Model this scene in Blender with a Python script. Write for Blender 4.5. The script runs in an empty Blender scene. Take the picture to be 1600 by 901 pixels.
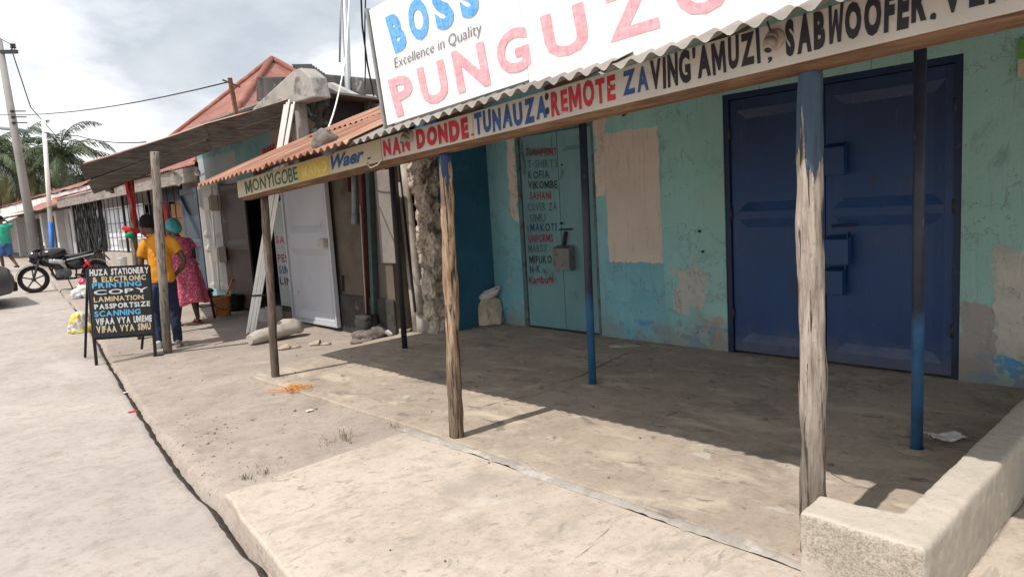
import bpy, bmesh, math, random
from mathutils import Vector, Matrix, noise as mnoise
random.seed(7)
SC = bpy.context.scene
COL = SC.collection
V3 = Vector
R = math.radians

# ------------------------------------------------------------------ camera
FPX, PITCH, ROLL, YAW, CAMH = 1088.0, R(6.82), R(3.5), R(42.4), 1.45
_w = V3((math.sin(YAW)*math.cos(PITCH), math.cos(YAW)*math.cos(PITCH), -math.sin(PITCH)))
_r = _w.cross(V3((0, 0, 1))).normalized()
_u = _r.cross(_w)
CR = math.cos(ROLL)*_r - math.sin(ROLL)*_u
CU = math.sin(ROLL)*_r + math.cos(ROLL)*_u
CAMP = V3((0, 0, CAMH))
cam = bpy.data.cameras.new('camera')
cam.sensor_width = 36.0
cam.lens = FPX/1600*36
cam.clip_start = .05
cam.clip_end = 2000
camo = bpy.data.objects.new('camera', cam)
COL.objects.link(camo)
m = Matrix((CR, CU, -_w)).transposed().to_4x4()
m.translation = CAMP
camo.matrix_world = m
SC.camera = camo

# ------------------------------------------------------------------ world, sun, exposure
SUN_EL, SUN_STR, SKY_STR, EXPO = 60.0, 3.4, 0.112, 0.40
wd = bpy.data.worlds.new('World')
SC.world = wd
wd.use_nodes = True
wt = wd.node_tree
wt.nodes.clear()


def wn(t, **k):
    n = wt.nodes.new(t)
    for a, b in k.items():
        setattr(n, a, b)
    return n


wo = wn('ShaderNodeOutputWorld')
bg = wn('ShaderNodeBackground')
bg.inputs[1].default_value = SKY_STR
sky = wn('ShaderNodeTexSky', sky_type='NISHITA')
sky.sun_disc = False
sky.sun_elevation = R(SUN_EL)
sky.sun_rotation = R(270)
sky.dust_density = 2.0
tc = wn('ShaderNodeTexCoord')
mp = wn('ShaderNodeMapping')
mp.inputs['Scale'].default_value = (1.0, 1.0, 2.1)
mp.inputs['Location'].default_value = (0.37, .12, .25)
wt.links.new(tc.outputs['Generated'], mp.inputs[0])
n1 = wn('ShaderNodeTexNoise')
n1.inputs['Scale'].default_value = 1.7
n1.inputs['Detail'].default_value = 9
n1.inputs['Roughness'].default_value = .58
n1.inputs['Distortion'].default_value = .55
wt.links.new(mp.outputs[0], n1.inputs['Vector'])
n2 = wn('ShaderNodeTexNoise')
n2.inputs['Scale'].default_value = 5.5
n2.inputs['Detail'].default_value = 8
n2.inputs['Roughness'].default_value = .55
wt.links.new(mp.outputs[0], n2.inputs['Vector'])
cr = wn('ShaderNodeValToRGB')
cr.color_ramp.elements[0].position = .36
cr.color_ramp.elements[0].color = (5.0, 5.35, 5.75, 1)
cr.color_ramp.elements[1].position = .52
cr.color_ramp.elements[1].color = (9.5, 9.55, 9.7, 1)
e = cr.color_ramp.elements.new(.445)
e.color = (7.3, 7.55, 7.85, 1)
wt.links.new(n1.outputs[0], cr.inputs[0])
cr2 = wn('ShaderNodeValToRGB')
cr2.color_ramp.elements[0].position = .38
cr2.color_ramp.elements[0].color = (.82, .84, .87, 1)
cr2.color_ramp.elements[1].position = .62
cr2.color_ramp.elements[1].color = (1.08, 1.07, 1.06, 1)
wt.links.new(n2.outputs[0], cr2.inputs[0])
mu = wn('ShaderNodeMix', data_type='RGBA', blend_type='MULTIPLY')
mu.inputs[0].default_value = 1
wt.links.new(cr.outputs[0], mu.inputs[6])
wt.links.new(cr2.outputs[0], mu.inputs[7])
mx = wn('ShaderNodeMix', data_type='RGBA')
mx.inputs[0].default_value = .98
wt.links.new(sky.outputs[0], mx.inputs[6])
wt.links.new(mu.outputs[2], mx.inputs[7])
wt.links.new(mx.outputs[2], bg.inputs[0])
wt.links.new(bg.outputs[0], wo.inputs[0])

sl = bpy.data.lights.new('sun', 'SUN')
sl.energy = SUN_STR
sl.angle = R(.55)
sl.color = (1, .93, .84)
so = bpy.data.objects.new('sun', sl)
COL.objects.link(so)
so.location = (-10, 0, 20)
tosun = V3((-math.cos(R(SUN_EL)), -.012, math.sin(R(SUN_EL))))
so.rotation_euler = tosun.to_track_quat('Z', 'Y').to_euler()
vs = SC.view_settings
vs.view_transform = 'Standard'
vs.look = 'None'
vs.exposure = EXPO
vs.gamma = 1
vs.use_curve_mapping = False

# ------------------------------------------------------------------ photo-to-plane lookups (each point gets its own real distance)


def ray(px, py):
    return _w*FPX + CR*(px-800) - CU*(py-450.5)


def at_x(px, py, X):
    d = ray(px, py)
    return CAMP + d*(X/d.x)


def at_y(px, py, Y):
    d = ray(px, py)
    return CAMP + d*(Y/d.y)


def at_z(px, py, z=0.0):
    d = ray(px, py)
    return CAMP + d*((z-CAMH)/d.z)


def lerp(a, b, t):
    return a+(b-a)*t


def interp(x, xs, ys):
    if x <= xs[0]:
        return ys[0]
    for i in range(len(xs)-1):
        if x <= xs[i+1]:
            return lerp(ys[i], ys[i+1], (x-xs[i])/(xs[i+1]-xs[i]))
    return ys[-1]


def sstep(a, b, x):
    t = max(0, min(1, (x-a)/(b-a)))
    return t*t*(3-2*t)


def gz(X, Y):
    """height of the dirt: the street climbs gently away from the camera"""
    b = interp(Y, [7, 12, 16, 20, 26, 40, 80], [-.1, .0, .17, .34, .5, .6, .6])
    lift = sstep(1.9, 2.7, X)*(1-sstep(6.2, 8.0, Y))
    b = lerp(b, -.034, (1-sstep(4.2, 6.5, Y))*sstep(.02, .12, X-edge_x(Y)))
    return lerp(b, -.018, lift)


def edge_x(Y):
    return interp(Y, [-30, 1.2, 2.94, 4.91, 8, 12.84, 15.5, 22, 30, 45, 80],
                  [-.6, .9, 1.08, 1.28, 1.70, 2.38, 2.66, 3.3, 3.9, 4.8, 6.5])


# ------------------------------------------------------------------ node materials
MATS = {}


class NT:
    def __init__(s, name, rough=.8, metal=0.0, spec=.3):
        s.m = bpy.data.materials.new(name)
        s.m.use_nodes = True
        s.t = s.m.node_tree
        s.b = s.t.nodes['Principled BSDF']
        s.b.inputs['Roughness'].default_value = rough
        s.b.inputs['Metallic'].default_value = metal
        s.b.inputs['Specular IOR Level'].default_value = spec
        s.g = s.t.nodes.new('ShaderNodeNewGeometry')
        s.pos = s.g.outputs['Position']
        MATS[name] = s.m

    def n(s, t, **k):
        x = s.t.nodes.new(t)
        for a, b in k.items():
            setattr(x, a, b)
        return x

    def put(s, sock, v):
        if hasattr(v, 'is_output') or isinstance(v, bpy.types.NodeSocket):
            s.t.links.new(v, sock)
        elif isinstance(v, (tuple, list)) and len(v) == 3 and sock.type == 'RGBA':
            sock.default_value = (*v, 1)
        else:
            sock.default_value = v

    def vec(s, scale=(1, 1, 1), rot=(0, 0, 0), src=None):
        x = s.n('ShaderNodeMapping')
        s.put(x.inputs[0], src or s.pos)
        x.inputs['Scale'].default_value = scale
        x.inputs['Rotation'].default_value = rot
        return x.outputs[0]

    def noise(s, scale, detail=5, rough=.55, vec=None, dist=0.0):
        x = s.n('ShaderNodeTexNoise')
        s.put(x.inputs['Vector'], vec or s.pos)
        x.inputs['Scale'].default_value = scale
        x.inputs['Detail'].default_value = detail
        x.inputs['Roughness'].default_value = rough
        x.inputs['Distortion'].default_value = dist
        return x.outputs[0]

    def voro(s, scale, feat='DISTANCE_TO_EDGE', vec=None):
        x = s.n('ShaderNodeTexVoronoi', feature=feat)
        s.put(x.inputs['Vector'], vec or s.pos)
        x.inputs['Scale'].default_value = scale
        return x.outputs[0]

    def wave(s, scale, dist=3, vec=None, d='X'):
        x = s.n('ShaderNodeTexWave', bands_direction=d)
        s.put(x.inputs['Vector'], vec or s.pos)
        x.inputs['Scale'].default_value = scale
        x.inputs['Distortion'].default_value = dist
        x.inputs['Detail'].default_value = 3
        return x.outputs['Fac']

    def mr(s, v, a, b, lo=0.0, hi=1.0):
        x = s.n('ShaderNodeMapRange', interpolation_type='SMOOTHSTEP')
        s.put(x.inputs[0], v)
        for i, q in enumerate((a, b, lo, hi)):
            x.inputs[i+1].default_value = q
        return x.outputs[0]

    def math(s, op, a, b=0.0):
        x = s.n('ShaderNodeMath', operation=op)
        s.put(x.inputs[0], a)
        s.put(x.inputs[1], b)
        return x.outputs[0]

    def mul(s, *a):
        o = a[0]
        for q in a[1:]:
            o = s.math('MULTIPLY', o, q)
        return o

    def mix(s, f, a, b, blend='MIX'):
        x = s.n('ShaderNodeMix', data_type='RGBA', blend_type=blend)
        s.put(x.inputs[0], f)
        s.put(x.inputs[6], a)
        s.put(x.inputs[7], b)
        return x.outputs[2]

    def ramp(s, f, *st):
        x = s.n('ShaderNodeValToRGB')
        s.put(x.inputs[0], f)
        el = x.color_ramp.elements
        while len(el) < len(st):
            el.new(.5)
        for q, (p, c) in zip(el, st):
            q.position = p
            q.color = (*c, 1)
        return x.outputs[0]

    def xyz(s, src=None):
        x = s.n('ShaderNodeSeparateXYZ')
        s.put(x.inputs[0], src or s.pos)
        return x.outputs

    def col(s, c):
        s.put(s.b.inputs['Base Color'], c)

    def rough(s, v):
        s.put(s.b.inputs['Roughness'], v)

    def bump(s, h, dist=.01, strength=.6):
        x = s.n('ShaderNodeBump')
        x.inputs['Strength'].default_value = strength
        x.inputs['Distance'].default_value = dist
        s.put(x.inputs['Height'], h)
        s.t.links.new(x.outputs[0], s.b.inputs['Normal'])

    def box(s, ax0, lo0, hi0, ax1, lo1, hi1, e=.03, wob=.08, ws=4.0):
        """soft mask of a rectangle with ragged edges"""
        nz = s.math('MULTIPLY', s.math('SUBTRACT', s.noise(ws, 5, .65), .5), wob*4)
        a = s.math('ADD', ax0, nz)
        nz2 = s.math('MULTIPLY', s.math('SUBTRACT', s.noise(ws*1.3, 5, .65), .5), wob*4)
        b = s.math('ADD', ax1, nz2)
        return s.mul(s.mr(a, lo0-e, lo0+e), s.mr(a, hi0+e, hi0-e), s.mr(b, lo1-e, lo1+e), s.mr(b, hi1+e, hi1-e))


def sc3(c, k):
    return tuple(min(1, q*k) for q in c)


def mott(name, c, dark=.72, light=1.15, scale=2.0, fine=40.0, spots=None, bump=.004, rough=.88, metal=0, spec=.25, stretch=(1, 1, 1), bs=.5):
    """a dirty, mottled surface: large patches, fine grain, optional stain colour"""
    t = NT(name, rough, metal, spec)
    v = t.vec(stretch)
    a = t.noise(scale, 7, .62, v, .3)
    f = t.noise(fine, 4, .7, v)
    cc = t.ramp(a, (.28, sc3(c, dark)), (.5, c), (.74, sc3(c, light)))
    cc = t.mix(.5, cc, t.ramp(f, (.3, (.62, .62, .62)), (.5, (1, 1, 1)), (.7, (1.0, 1.0, 1.0))), 'MULTIPLY')
    if spots:
        sp, lo, hi, ss = spots
        q = t.noise(ss, 6, .65, v, .5)
        cc = t.mix(t.mr(q, lo, hi), cc, sp)
    t.col(cc)
    if bump:
        t.bump(t.math('ADD', f, t.mul(a, .6)), bump, bs)
    return t.m


def plain(name, c, rough=.6, metal=0.0, spec=.3, var=.25, scale=12.0):
    t = NT(name, rough, metal, spec)
    a = t.noise(scale, 5, .65)
    t.col(t.ramp(a, (.3, sc3(c, 1-var)), (.7, sc3(c, 1+var*.6))))
    return t.m


def worn(name, c, under, lo=.56, hi=.62, scale=6.0, rough=.55, metal=0.0, var=.18, bump=.002, stretch=(1, 1, 1)):
    """paint worn through to what lies under it"""
    t = NT(name, rough, metal, .35)
    v = t.vec(stretch)
    a = t.noise(scale, 8, .68, v, .4)
    b = t.noise(scale*.35, 4, .6, v)
    cc = t.ramp(b, (.3, sc3(c, 1-var)), (.7, sc3(c, 1+var)))
    k = t.mr(a, lo, hi)
    cc = t.mix(k, cc, under)
    t.col(cc)
    t.rough(t.mr(k, 0, 1, rough, .9))
    if bump:
        t.bump(t.math('SUBTRACT', 1.0, k), bump, .5)
    return t.m


# ------------------------------------------------------------------ mesh builder
class MB:
    def __init__(s):
        s.v, s.f, s.sm, s.mi = [], [], [], []

    def add(s, vs, fs, smooth=False, mi=0):
        o = len(s.v)
        s.v += [tuple(q) for q in vs]
        for f in fs:
            s.f.append([o+i for i in f])
            s.sm.append(smooth)
            s.mi.append(mi)
        return s

    def box(s, x0, x1, y0, y1, z0, z1, mi=0):
        vs = [(x, y, z) for z in (z0, z1) for y in (y0, y1) for x in (x0, x1)]
        return s.add(vs, [(0, 2, 3, 1), (4, 5, 7, 6), (0, 1, 5, 4), (2, 6, 7, 3), (0, 4, 6, 2), (1, 3, 7, 5)], False, mi)

    def hexa(s, a, b, mi=0):
        """two quads a (bottom/front) and b joined to a solid"""
        return s.add(list(a)+list(b), [(3, 2, 1, 0), (4, 5, 6, 7), (0, 1, 5, 4), (1, 2, 6, 5), (2, 3, 7, 6), (3, 0, 4, 7)], False, mi)

    def slabq(s, a, b, c, d, th, mi=0):
        """quad given thickness th along minus its normal"""
        a, b, c, d = map(V3, (a, b, c, d))
        n = (b-a).cross(d-a).normalized()*th
        return s.hexa([a-n, b-n, c-n, d-n], [a, b, c, d], mi)

    def bar(s, p, q, w, h, up=(0, 0, 1), mi=0):
        p, q = V3(p), V3(q)
        d = (q-p).normalized()
        u = V3(up)
        if abs(d.dot(u)) > .98:
            u = V3((1, 0, 0))
        sd = d.cross(u).normalized()*w/2
        u2 = sd.cross(d).normalized()*h/2
        A = [p-sd-u2, p+sd-u2, p+sd+u2, p-sd+u2]
        B = [q-sd-u2, q+sd-u2, q+sd+u2, q-sd+u2]
        return s.hexa(A, B, mi)

    def tube(s, path, rad, n=10, side=None, caps=True, jit=0.0, smooth=True, mi=0, seed=0.0, fib=0.0):
        path = [V3(p) for p in path]
        k = len(path)
        if not isinstance(rad, (list, tuple)):
            rad = [rad]*k
        rings = []
        ref = V3(side) if side else None
        prev = None
        for i, p in enumerate(path):
            t = (path[min(i+1, k-1)]-path[max(i-1, 0)])
            if t.length < 1e-9:
                t = V3((0, 0, 1))
            t.normalize()
            if ref is not None:
                a = ref - t*ref.dot(t)
            elif prev is not None:
                a = prev - t*prev.dot(t)
            else:
                h = V3((0, 0, 1)) if abs(t.z) < .9 else V3((1, 0, 0))
                a = h.cross(t)
            if a.length < 1e-6:
                a = V3((1, 0, 0)).cross(t)
                if a.length < 1e-6:
                    a = V3((0, 1, 0))
            a.normalize()
            prev = a
            b = t.cross(a)
            r = rad[i]
            ra, rb = r if isinstance(r, (tuple, list)) else (r, r)
            ring = []
            for j in range(n):
                th = 2*math.pi*j/n
                f = 1.0
                if jit:
                    c = p*7.0+V3((math.cos(th)*1.7+seed, math.sin(th)*1.7, seed*.7))
                    f = 1+jit*mnoise.noise(c)
                if fib:
                    f += fib*mnoise.noise(V3((math.cos(th)*5+seed, math.sin(th)*5, p.z*1.1)))+fib*.6*mnoise.noise(V3((math.cos(th)*11, math.sin(th)*11+seed, p.z*2.2)))
                ring.append(p+a*math.cos(th)*ra*f+b*math.sin(th)*rb*f)
            rings.append(ring)
        vs = [q for rg in rings for q in rg]
        fs = []
        for i in range(k-1):
            for j in range(n):
                fs.append((i*n+j, i*n+(j+1) % n, (i+1)*n+(j+1) % n, (i+1)*n+j))
        s.add(vs, fs, smooth, mi)
        if caps:
            o = len(s.v)-len(vs)
            s.f.append([o+j for j in reversed(range(n))])
            s.sm.append(False)
            s.mi.append(mi)
            s.f.append([o+(k-1)*n+j for j in range(n)])
            s.sm.append(False)
            s.mi.append(mi)
        return s

    def ball(s, c, rx, ry=None, rz=None, n=14, m=9, mat=None, mi=0, lump=0.0, seed=0.0, lf=2.2):
        ry = ry or rx
        rz = rz or rx
        c = V3(c)
        vs = []
        for i in range(m+1):
            ph = math.pi*i/m
            for j in range(n):
                th = 2*math.pi*j/n
                d = V3((math.sin(ph)*math.cos(th), math.sin(ph)*math.sin(th), math.cos(ph)))
                k = 1.0
                if lump:
                    k += lump*mnoise.noise(d*lf+V3((seed, seed*.37, -seed)))+lump*.5*mnoise.noise(d*lf*2.3+V3((seed, 0, seed)))
                q = V3((d.x*rx*k, d.y*ry*k, d.z*rz*k))
                if mat:
                    q = mat @ q
                vs.append(c+q)
        fs = []
        for i in range(m):
            for j in range(n):
                fs.append((i*n+j, (i+1)*n+j, (i+1)*n+(j+1) % n, i*n+(j+1) % n))
        return s.add(vs, fs, True, mi)

    def lathe(s, prof, c=(0, 0, 0), n=20, axis='z', mi=0, smooth=True):
        c = V3(c)
        vs = []
        for r, h in prof:
            for j in range(n):
                th = 2*math.pi*j/n
                x, y = r*math.cos(th), r*math.sin(th)
                vs.append(c+(V3((x, y, h)) if axis == 'z' else V3((x, h, y)) if axis == 'y' else V3((h, x, y))))
        fs = []
        for i in range(len(prof)-1):
            for j in range(n):
                fs.append((i*n+j, i*n+(j+1) % n, (i+1)*n+(j+1) % n, (i+1)*n+j))
        return s.add(vs, fs, smooth, mi)

    def grid(s, fn, nu, nv, smooth=True, mi=0):
        vs = [fn(i/nu, j/nv) for j in range(nv+1) for i in range(nu+1)]
        fs = [(j*(nu+1)+i, j*(nu+1)+i+1, (j+1)*(nu+1)+i+1, (j+1)*(nu+1)+i) for j in range(nv) for i in range(nu)]
        return s.add(vs, fs, smooth, mi)

    def build(s, name, mats, parent=None, bevel=0.0, origin=None, label=None, solid=0.0, seg=2):
        me = bpy.data.meshes.new(name)
        o = V3(origin) if origin else V3((0, 0, 0))
        me.from_pydata([V3(q)-o for q in s.v], [], s.f)
        if not isinstance(mats, (list, tuple)):
            mats = [mats]
        for q in mats:
            me.materials.append(MATS[q] if isinstance(q, str) else q)
        me.polygons.foreach_set('use_smooth', s.sm)
        me.polygons.foreach_set('material_index', s.mi)
        me.update()
        ob = bpy.data.objects.new(name, me)
        COL.objects.link(ob)
        ob.location = o
        if parent:
            ob.parent = parent
            ob.matrix_parent_inverse = Matrix.Translation(-V3(parent.get('base', (0, 0, 0))))
        if bevel:
            b = ob.modifiers.new('bevel', 'BEVEL')
            b.width = bevel
            b.segments = seg
            b.limit_method = 'ANGLE'
            b.angle_limit = R(40)
        if solid:
            b = ob.modifiers.new('solid', 'SOLIDIFY')
            b.thickness = solid
        if label:
            ob['label'] = label
        return ob


def tag(o, label, cat, group=None):
    o['label'] = label
    o['category'] = cat
    if group:
        o['group'] = group
    return o


def thing(name, label, cat, base=(0, 0, 0), group=None):
    """Empty at the thing's base; its parts are modelled in world coordinates"""
    o = bpy.data.objects.new(name, None)
    COL.objects.link(o)
    o.empty_display_size = .2
    o.location = base
    o['base'] = list(base)
    return tag(o, label, cat, group)


def struct(o):
    o['kind'] = 'structure'
    return o


def stuff(o):
    o['kind'] = 'stuff'
    return o


def sub(o, parent):
    """make an already built world-space mesh a sub-part of a part that sits at the world origin of its thing"""
    o.parent = parent
    o.matrix_parent_inverse = Matrix.Identity(4)
    return o


def copy_tree(o, parent=None):
    c = o.copy()
    COL.objects.link(c)
    if parent:
        c.parent = parent
    for ch in list(o.children):
        copy_tree(ch, c)
    return c


def remesh(mb, voxel, it=4, wrinkle=0.0):
    """one continuous surface out of overlapping closed pieces"""
    me = bpy.data.meshes.new('tmp')
    me.from_pydata(mb.v, [], mb.f)
    ob = bpy.data.objects.new('tmp', me)
    COL.objects.link(ob)
    r = ob.modifiers.new('r', 'REMESH')
    r.mode = 'VOXEL'
    r.voxel_size = voxel
    r.use_smooth_shade = True
    if it:
        q = ob.modifiers.new('s', 'SMOOTH')
        q.iterations = it
        q.factor = .5
    dg = bpy.context.evaluated_depsgraph_get()
    dg.update()
    out = bpy.data.meshes.new_from_object(ob.evaluated_get(dg))
    bpy.data.objects.remove(ob)
    res = MB()
    cos = [v.co.copy() for v in out.vertices]
    if wrinkle:
        for i, v in enumerate(out.vertices):
            p = v.co
            w = mnoise.noise(V3((p.x*9, p.y*9, p.z*5)))
            w2 = 1-abs(mnoise.noise(V3((p.x*14+p.z*9, p.y*14, p.z*11-p.x*6))))*2
            cos[i] = p+v.normal*wrinkle*(w+.7*w2)
    res.add(cos, [list(p.vertices) for p in out.polygons], True)
    bpy.data.meshes.remove(out)
    return res


def xform(mb, M):
    mb.v = [tuple(M @ V3(q)) for q in mb.v]
    return mb


# ------------------------------------------------------------------ lettering (flat paint meshes)
GL = {}
_M = [(0, 0), (0, 1), (.27, 1), (.5, .50), (.73, 1), (1, 1), (1, 0), (.79, 0), (.79, .60), (.58, .12), (.42, .12), (.21, .60), (.21, 0)]
_W = [(.12, 0), (0, 1), (.21, 1), (.28, .36), (.42, .86), (.58, .86), (.72, .36), (.79, 1), (1, 1), (.88, 0), (.66, 0), (.5, .52), (.34, 0)]


def glyph(ch, bold=.03, shear=0.0):
    k = (ch, bold, shear)
    if k in GL:
        return GL[k]
    if ch in ('M', 'W'):
        P = _M if ch == 'M' else _W
        GL[k] = ([(x*.82+shear*y, y) for x, y in P], [list(range(len(P)))[::-1]], 0, .82+shear, 0, 1)
        return GL[k]
    cu = bpy.data.curves.new('t', 'FONT')
    cu.body = ch
    cu.size = 1
    cu.offset = bold
    cu.shear = shear
    cu.resolution_u = 3
    ob = bpy.data.objects.new('t', cu)
    COL.objects.link(ob)
    dg = bpy.context.evaluated_depsgraph_get()
    dg.update()
    me = bpy.data.meshes.new_from_object(ob.evaluated_get(dg))
    bpy.data.objects.remove(ob)
    vs = [(v.co.x, v.co.y) for v in me.vertices]
    fs = [list(p.vertices) for p in me.polygons]
    bpy.data.meshes.remove(me)
    x0, x1 = min(v[0] for v in vs), max(v[0] for v in vs)
    y0, y1 = min(v[1] for v in vs), max(v[1] for v in vs)
    GL[k] = (vs, fs, x0, x1, y0, y1)
    return GL[k]


rl = random.Random(3)


def word(mb, s, O, U, W, bold=.03, gap=.11, jit=.03, shear=0.0, whole=False, mi=0):
    """paint the word s on the parallelogram O, O+U (baseline), O+W (height)"""
    O, U, W = V3(O), V3(U), V3(W)
    if whole:
        vs, fs, x0, x1, y0, y1 = glyph(s, bold, shear)
        mb.add([O+U*((x-x0)/(x1-x0))+W*((y-y0)/(y1-y0)) for x, y in vs], fs, False, mi)
        return
    ws = []
    for ch in s:
        if ch == ' ':
            ws.append(.4)
        else:
            g = glyph(ch, bold, shear)
            ws.append(max(.12, g[3]-g[2])*(1+rl.uniform(-jit, jit)*2))
    tot = sum(ws)+gap*(len(s)-1)
    x = 0.0
    for ch, w in zip(s, ws):
        if ch != ' ':
            vs, fs, x0, x1, y0, y1 = glyph(ch, bold, shear)
            lo, hi = (0, 1)
            if ch in ",.'":
                lo, hi = (-.12, .16) if ch == ',' else (0, .17) if ch == '.' else (.7, 1)
            elif ch == '-':
                lo, hi = (.42, .58)
            elif ch == ':':
                lo, hi = (.1, .8)
            a = rl.uniform(-jit, jit)
            b = rl.uniform(-jit, jit)
            sk = rl.uniform(-jit, jit)*.3
            mb.add([O+U*((x+w*(px-x0)/max(1e-6, x1-x0))/tot + sk*(py-y0))
                    + W*(lerp(lo+a, hi+b, (py-y0)/max(1e-6, y1-y0))) for px, py in vs], fs, False, mi)
        x += w+gap

# ------------------------------------------------------------------ materials of the ground and the shop
def ground_mat(name, c, grit=.5, stain=None, big=1.2, bump=.006, lines=False):
    t = NT(name, .93, 0, .15)
    a = t.noise(big, 8, .62, None, .35)
    b = t.noise(6.5, 6, .7)
    f = t.noise(70, 4, .75)
    g = t.noise(210, 2, .6)
    cc = t.ramp(a, (.3, sc3(c, .84)), (.52, c), (.72, sc3(c, 1.13)))
    cc = t.mix(.8, cc, t.ramp(b, (.32, (.78, .76, .74)), (.52, (1, 1, 1)), (.7, (1, 1, 1))), 'MULTIPLY')
    cc = t.mix(.7, cc, t.ramp(t.noise(24, 6, .72), (.34, (.72, .70, .68)), (.48, (1, 1, 1))), 'MULTIPLY')
    cc = t.mix(grit, cc, t.ramp(f, (.33, (.66, .64, .62)), (.46, (1, 1, 1)), (.66, (1, 1, 1)), (.76, (1.0, 1.0, 1.0))), 'MULTIPLY')
    if stain:
        for (sc, lo, hi, scale, st) in stain:
            q = t.noise(scale, 7, .66, t.vec(st), .6)
            cc = t.mix(t.mr(q, lo, hi), cc, sc)
    h = t.math('ADD', t.mul(f, .5), t.math('ADD', t.mul(g, .25), t.mul(b, 1.0)))
    if lines:
        v = t.voro(.75, 'DISTANCE_TO_EDGE', t.vec((1, 1, 1), (0, 0, .4)))
        w = t.math('ADD', v, t.mul(t.math('SUBTRACT', t.noise(3, 6, .7), .5), .3))
        k = t.mul(t.mr(t.math('ABSOLUTE', w), .006, .0), t.mr(t.noise(.8, 3, .5), .55, .6))
        cc = t.mix(t.mul(k, .6), cc, sc3(c, .45))
        h = t.math('SUBTRACT', h, t.mul(k, 1.2))
    t.col(cc)
    t.bump(h, bump, .55)
    return t.m


ground_mat('dirt', (.35, .302, .264), .75, [((.27, .23, .195), .56, .72, 2.3, (1, 1, 1)), ((.41, .36, .32), .57, .7, 1.1, (1, 1, 1))], 1.6, .012)
ground_mat('road concrete', (.385, .343, .315), .3, [((.43, .395, .37), .53, .72, .9, (1, .4, 1)), ((.34, .305, .28), .56, .74, 1.6, (1, .5, 1)), ((.345, .31, .285), .60, .66, 4.5, (1, .35, 1))], .8, .006)
ground_mat('slab concrete', (.475, .412, .352), .35, [((.335, .295, .255), .535, .68, 1.9, (.75, 1.5, 1)), ((.50, .455, .405), .57, .70, 2.6, (.6, 1.2, 1)), ((.36, .32, .27), .57, .64, 5.5, (.5, 1.6, 1)), ((.29, .26, .225), .60, .66, 9, (.8, 1.2, 1))], 1.4, .008, True)
ground_mat('porch concrete', (.385, .328, .27), .5, [((.50, .435, .345), .50, .70, 2.6, (1.5, .7, 1)), ((.235, .20, .17), .56, .70, 1.7, (1.2, .8, 1)), ((.43, .40, .35), .60, .68, 5.0, (1, .6, 1)), ((.22, .19, .165), .58, .65, 7, (1, .6, 1))], 1.5, .008, True)
ground_mat('mortar', (.37, .345, .315), .4, [((.46, .43, .39), .50, .62, 4, (1, 1, 1)), ((.30, .27, .235), .54, .66, 7, (1, 1, 1))], 3, .006)
mott('plaster rough', (.42, .385, .335), .7, 1.2, 3.0, 55, ((.23, .21, .19), .52, .7, 5), .008, .95)


def lowwall_mat():
    t = NT('low wall plaster', .93, 0, .15)
    a = t.noise(2.2, 7, .6, None, .3)
    f = t.noise(95, 3, .8)
    f2 = t.noise(45, 4, .8)
    c = (.50, .455, .39)
    cc = t.ramp(a, (.3, sc3(c, .85)), (.55, c), (.75, sc3(c, 1.12)))
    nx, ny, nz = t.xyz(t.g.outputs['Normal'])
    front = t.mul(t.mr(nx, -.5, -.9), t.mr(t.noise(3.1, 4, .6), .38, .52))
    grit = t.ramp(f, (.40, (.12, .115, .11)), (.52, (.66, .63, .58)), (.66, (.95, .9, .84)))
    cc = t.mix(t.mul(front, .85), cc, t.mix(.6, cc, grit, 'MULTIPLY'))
    cc = t.mix(.35, cc, t.ramp(f2, (.34, (.6, .58, .55)), (.48, (1, 1, 1))), 'MULTIPLY')
    t.col(cc)
    t.bump(t.math('ADD', f2, t.mul(f, .9)), .006, .6)


lowwall_mat()


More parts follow.
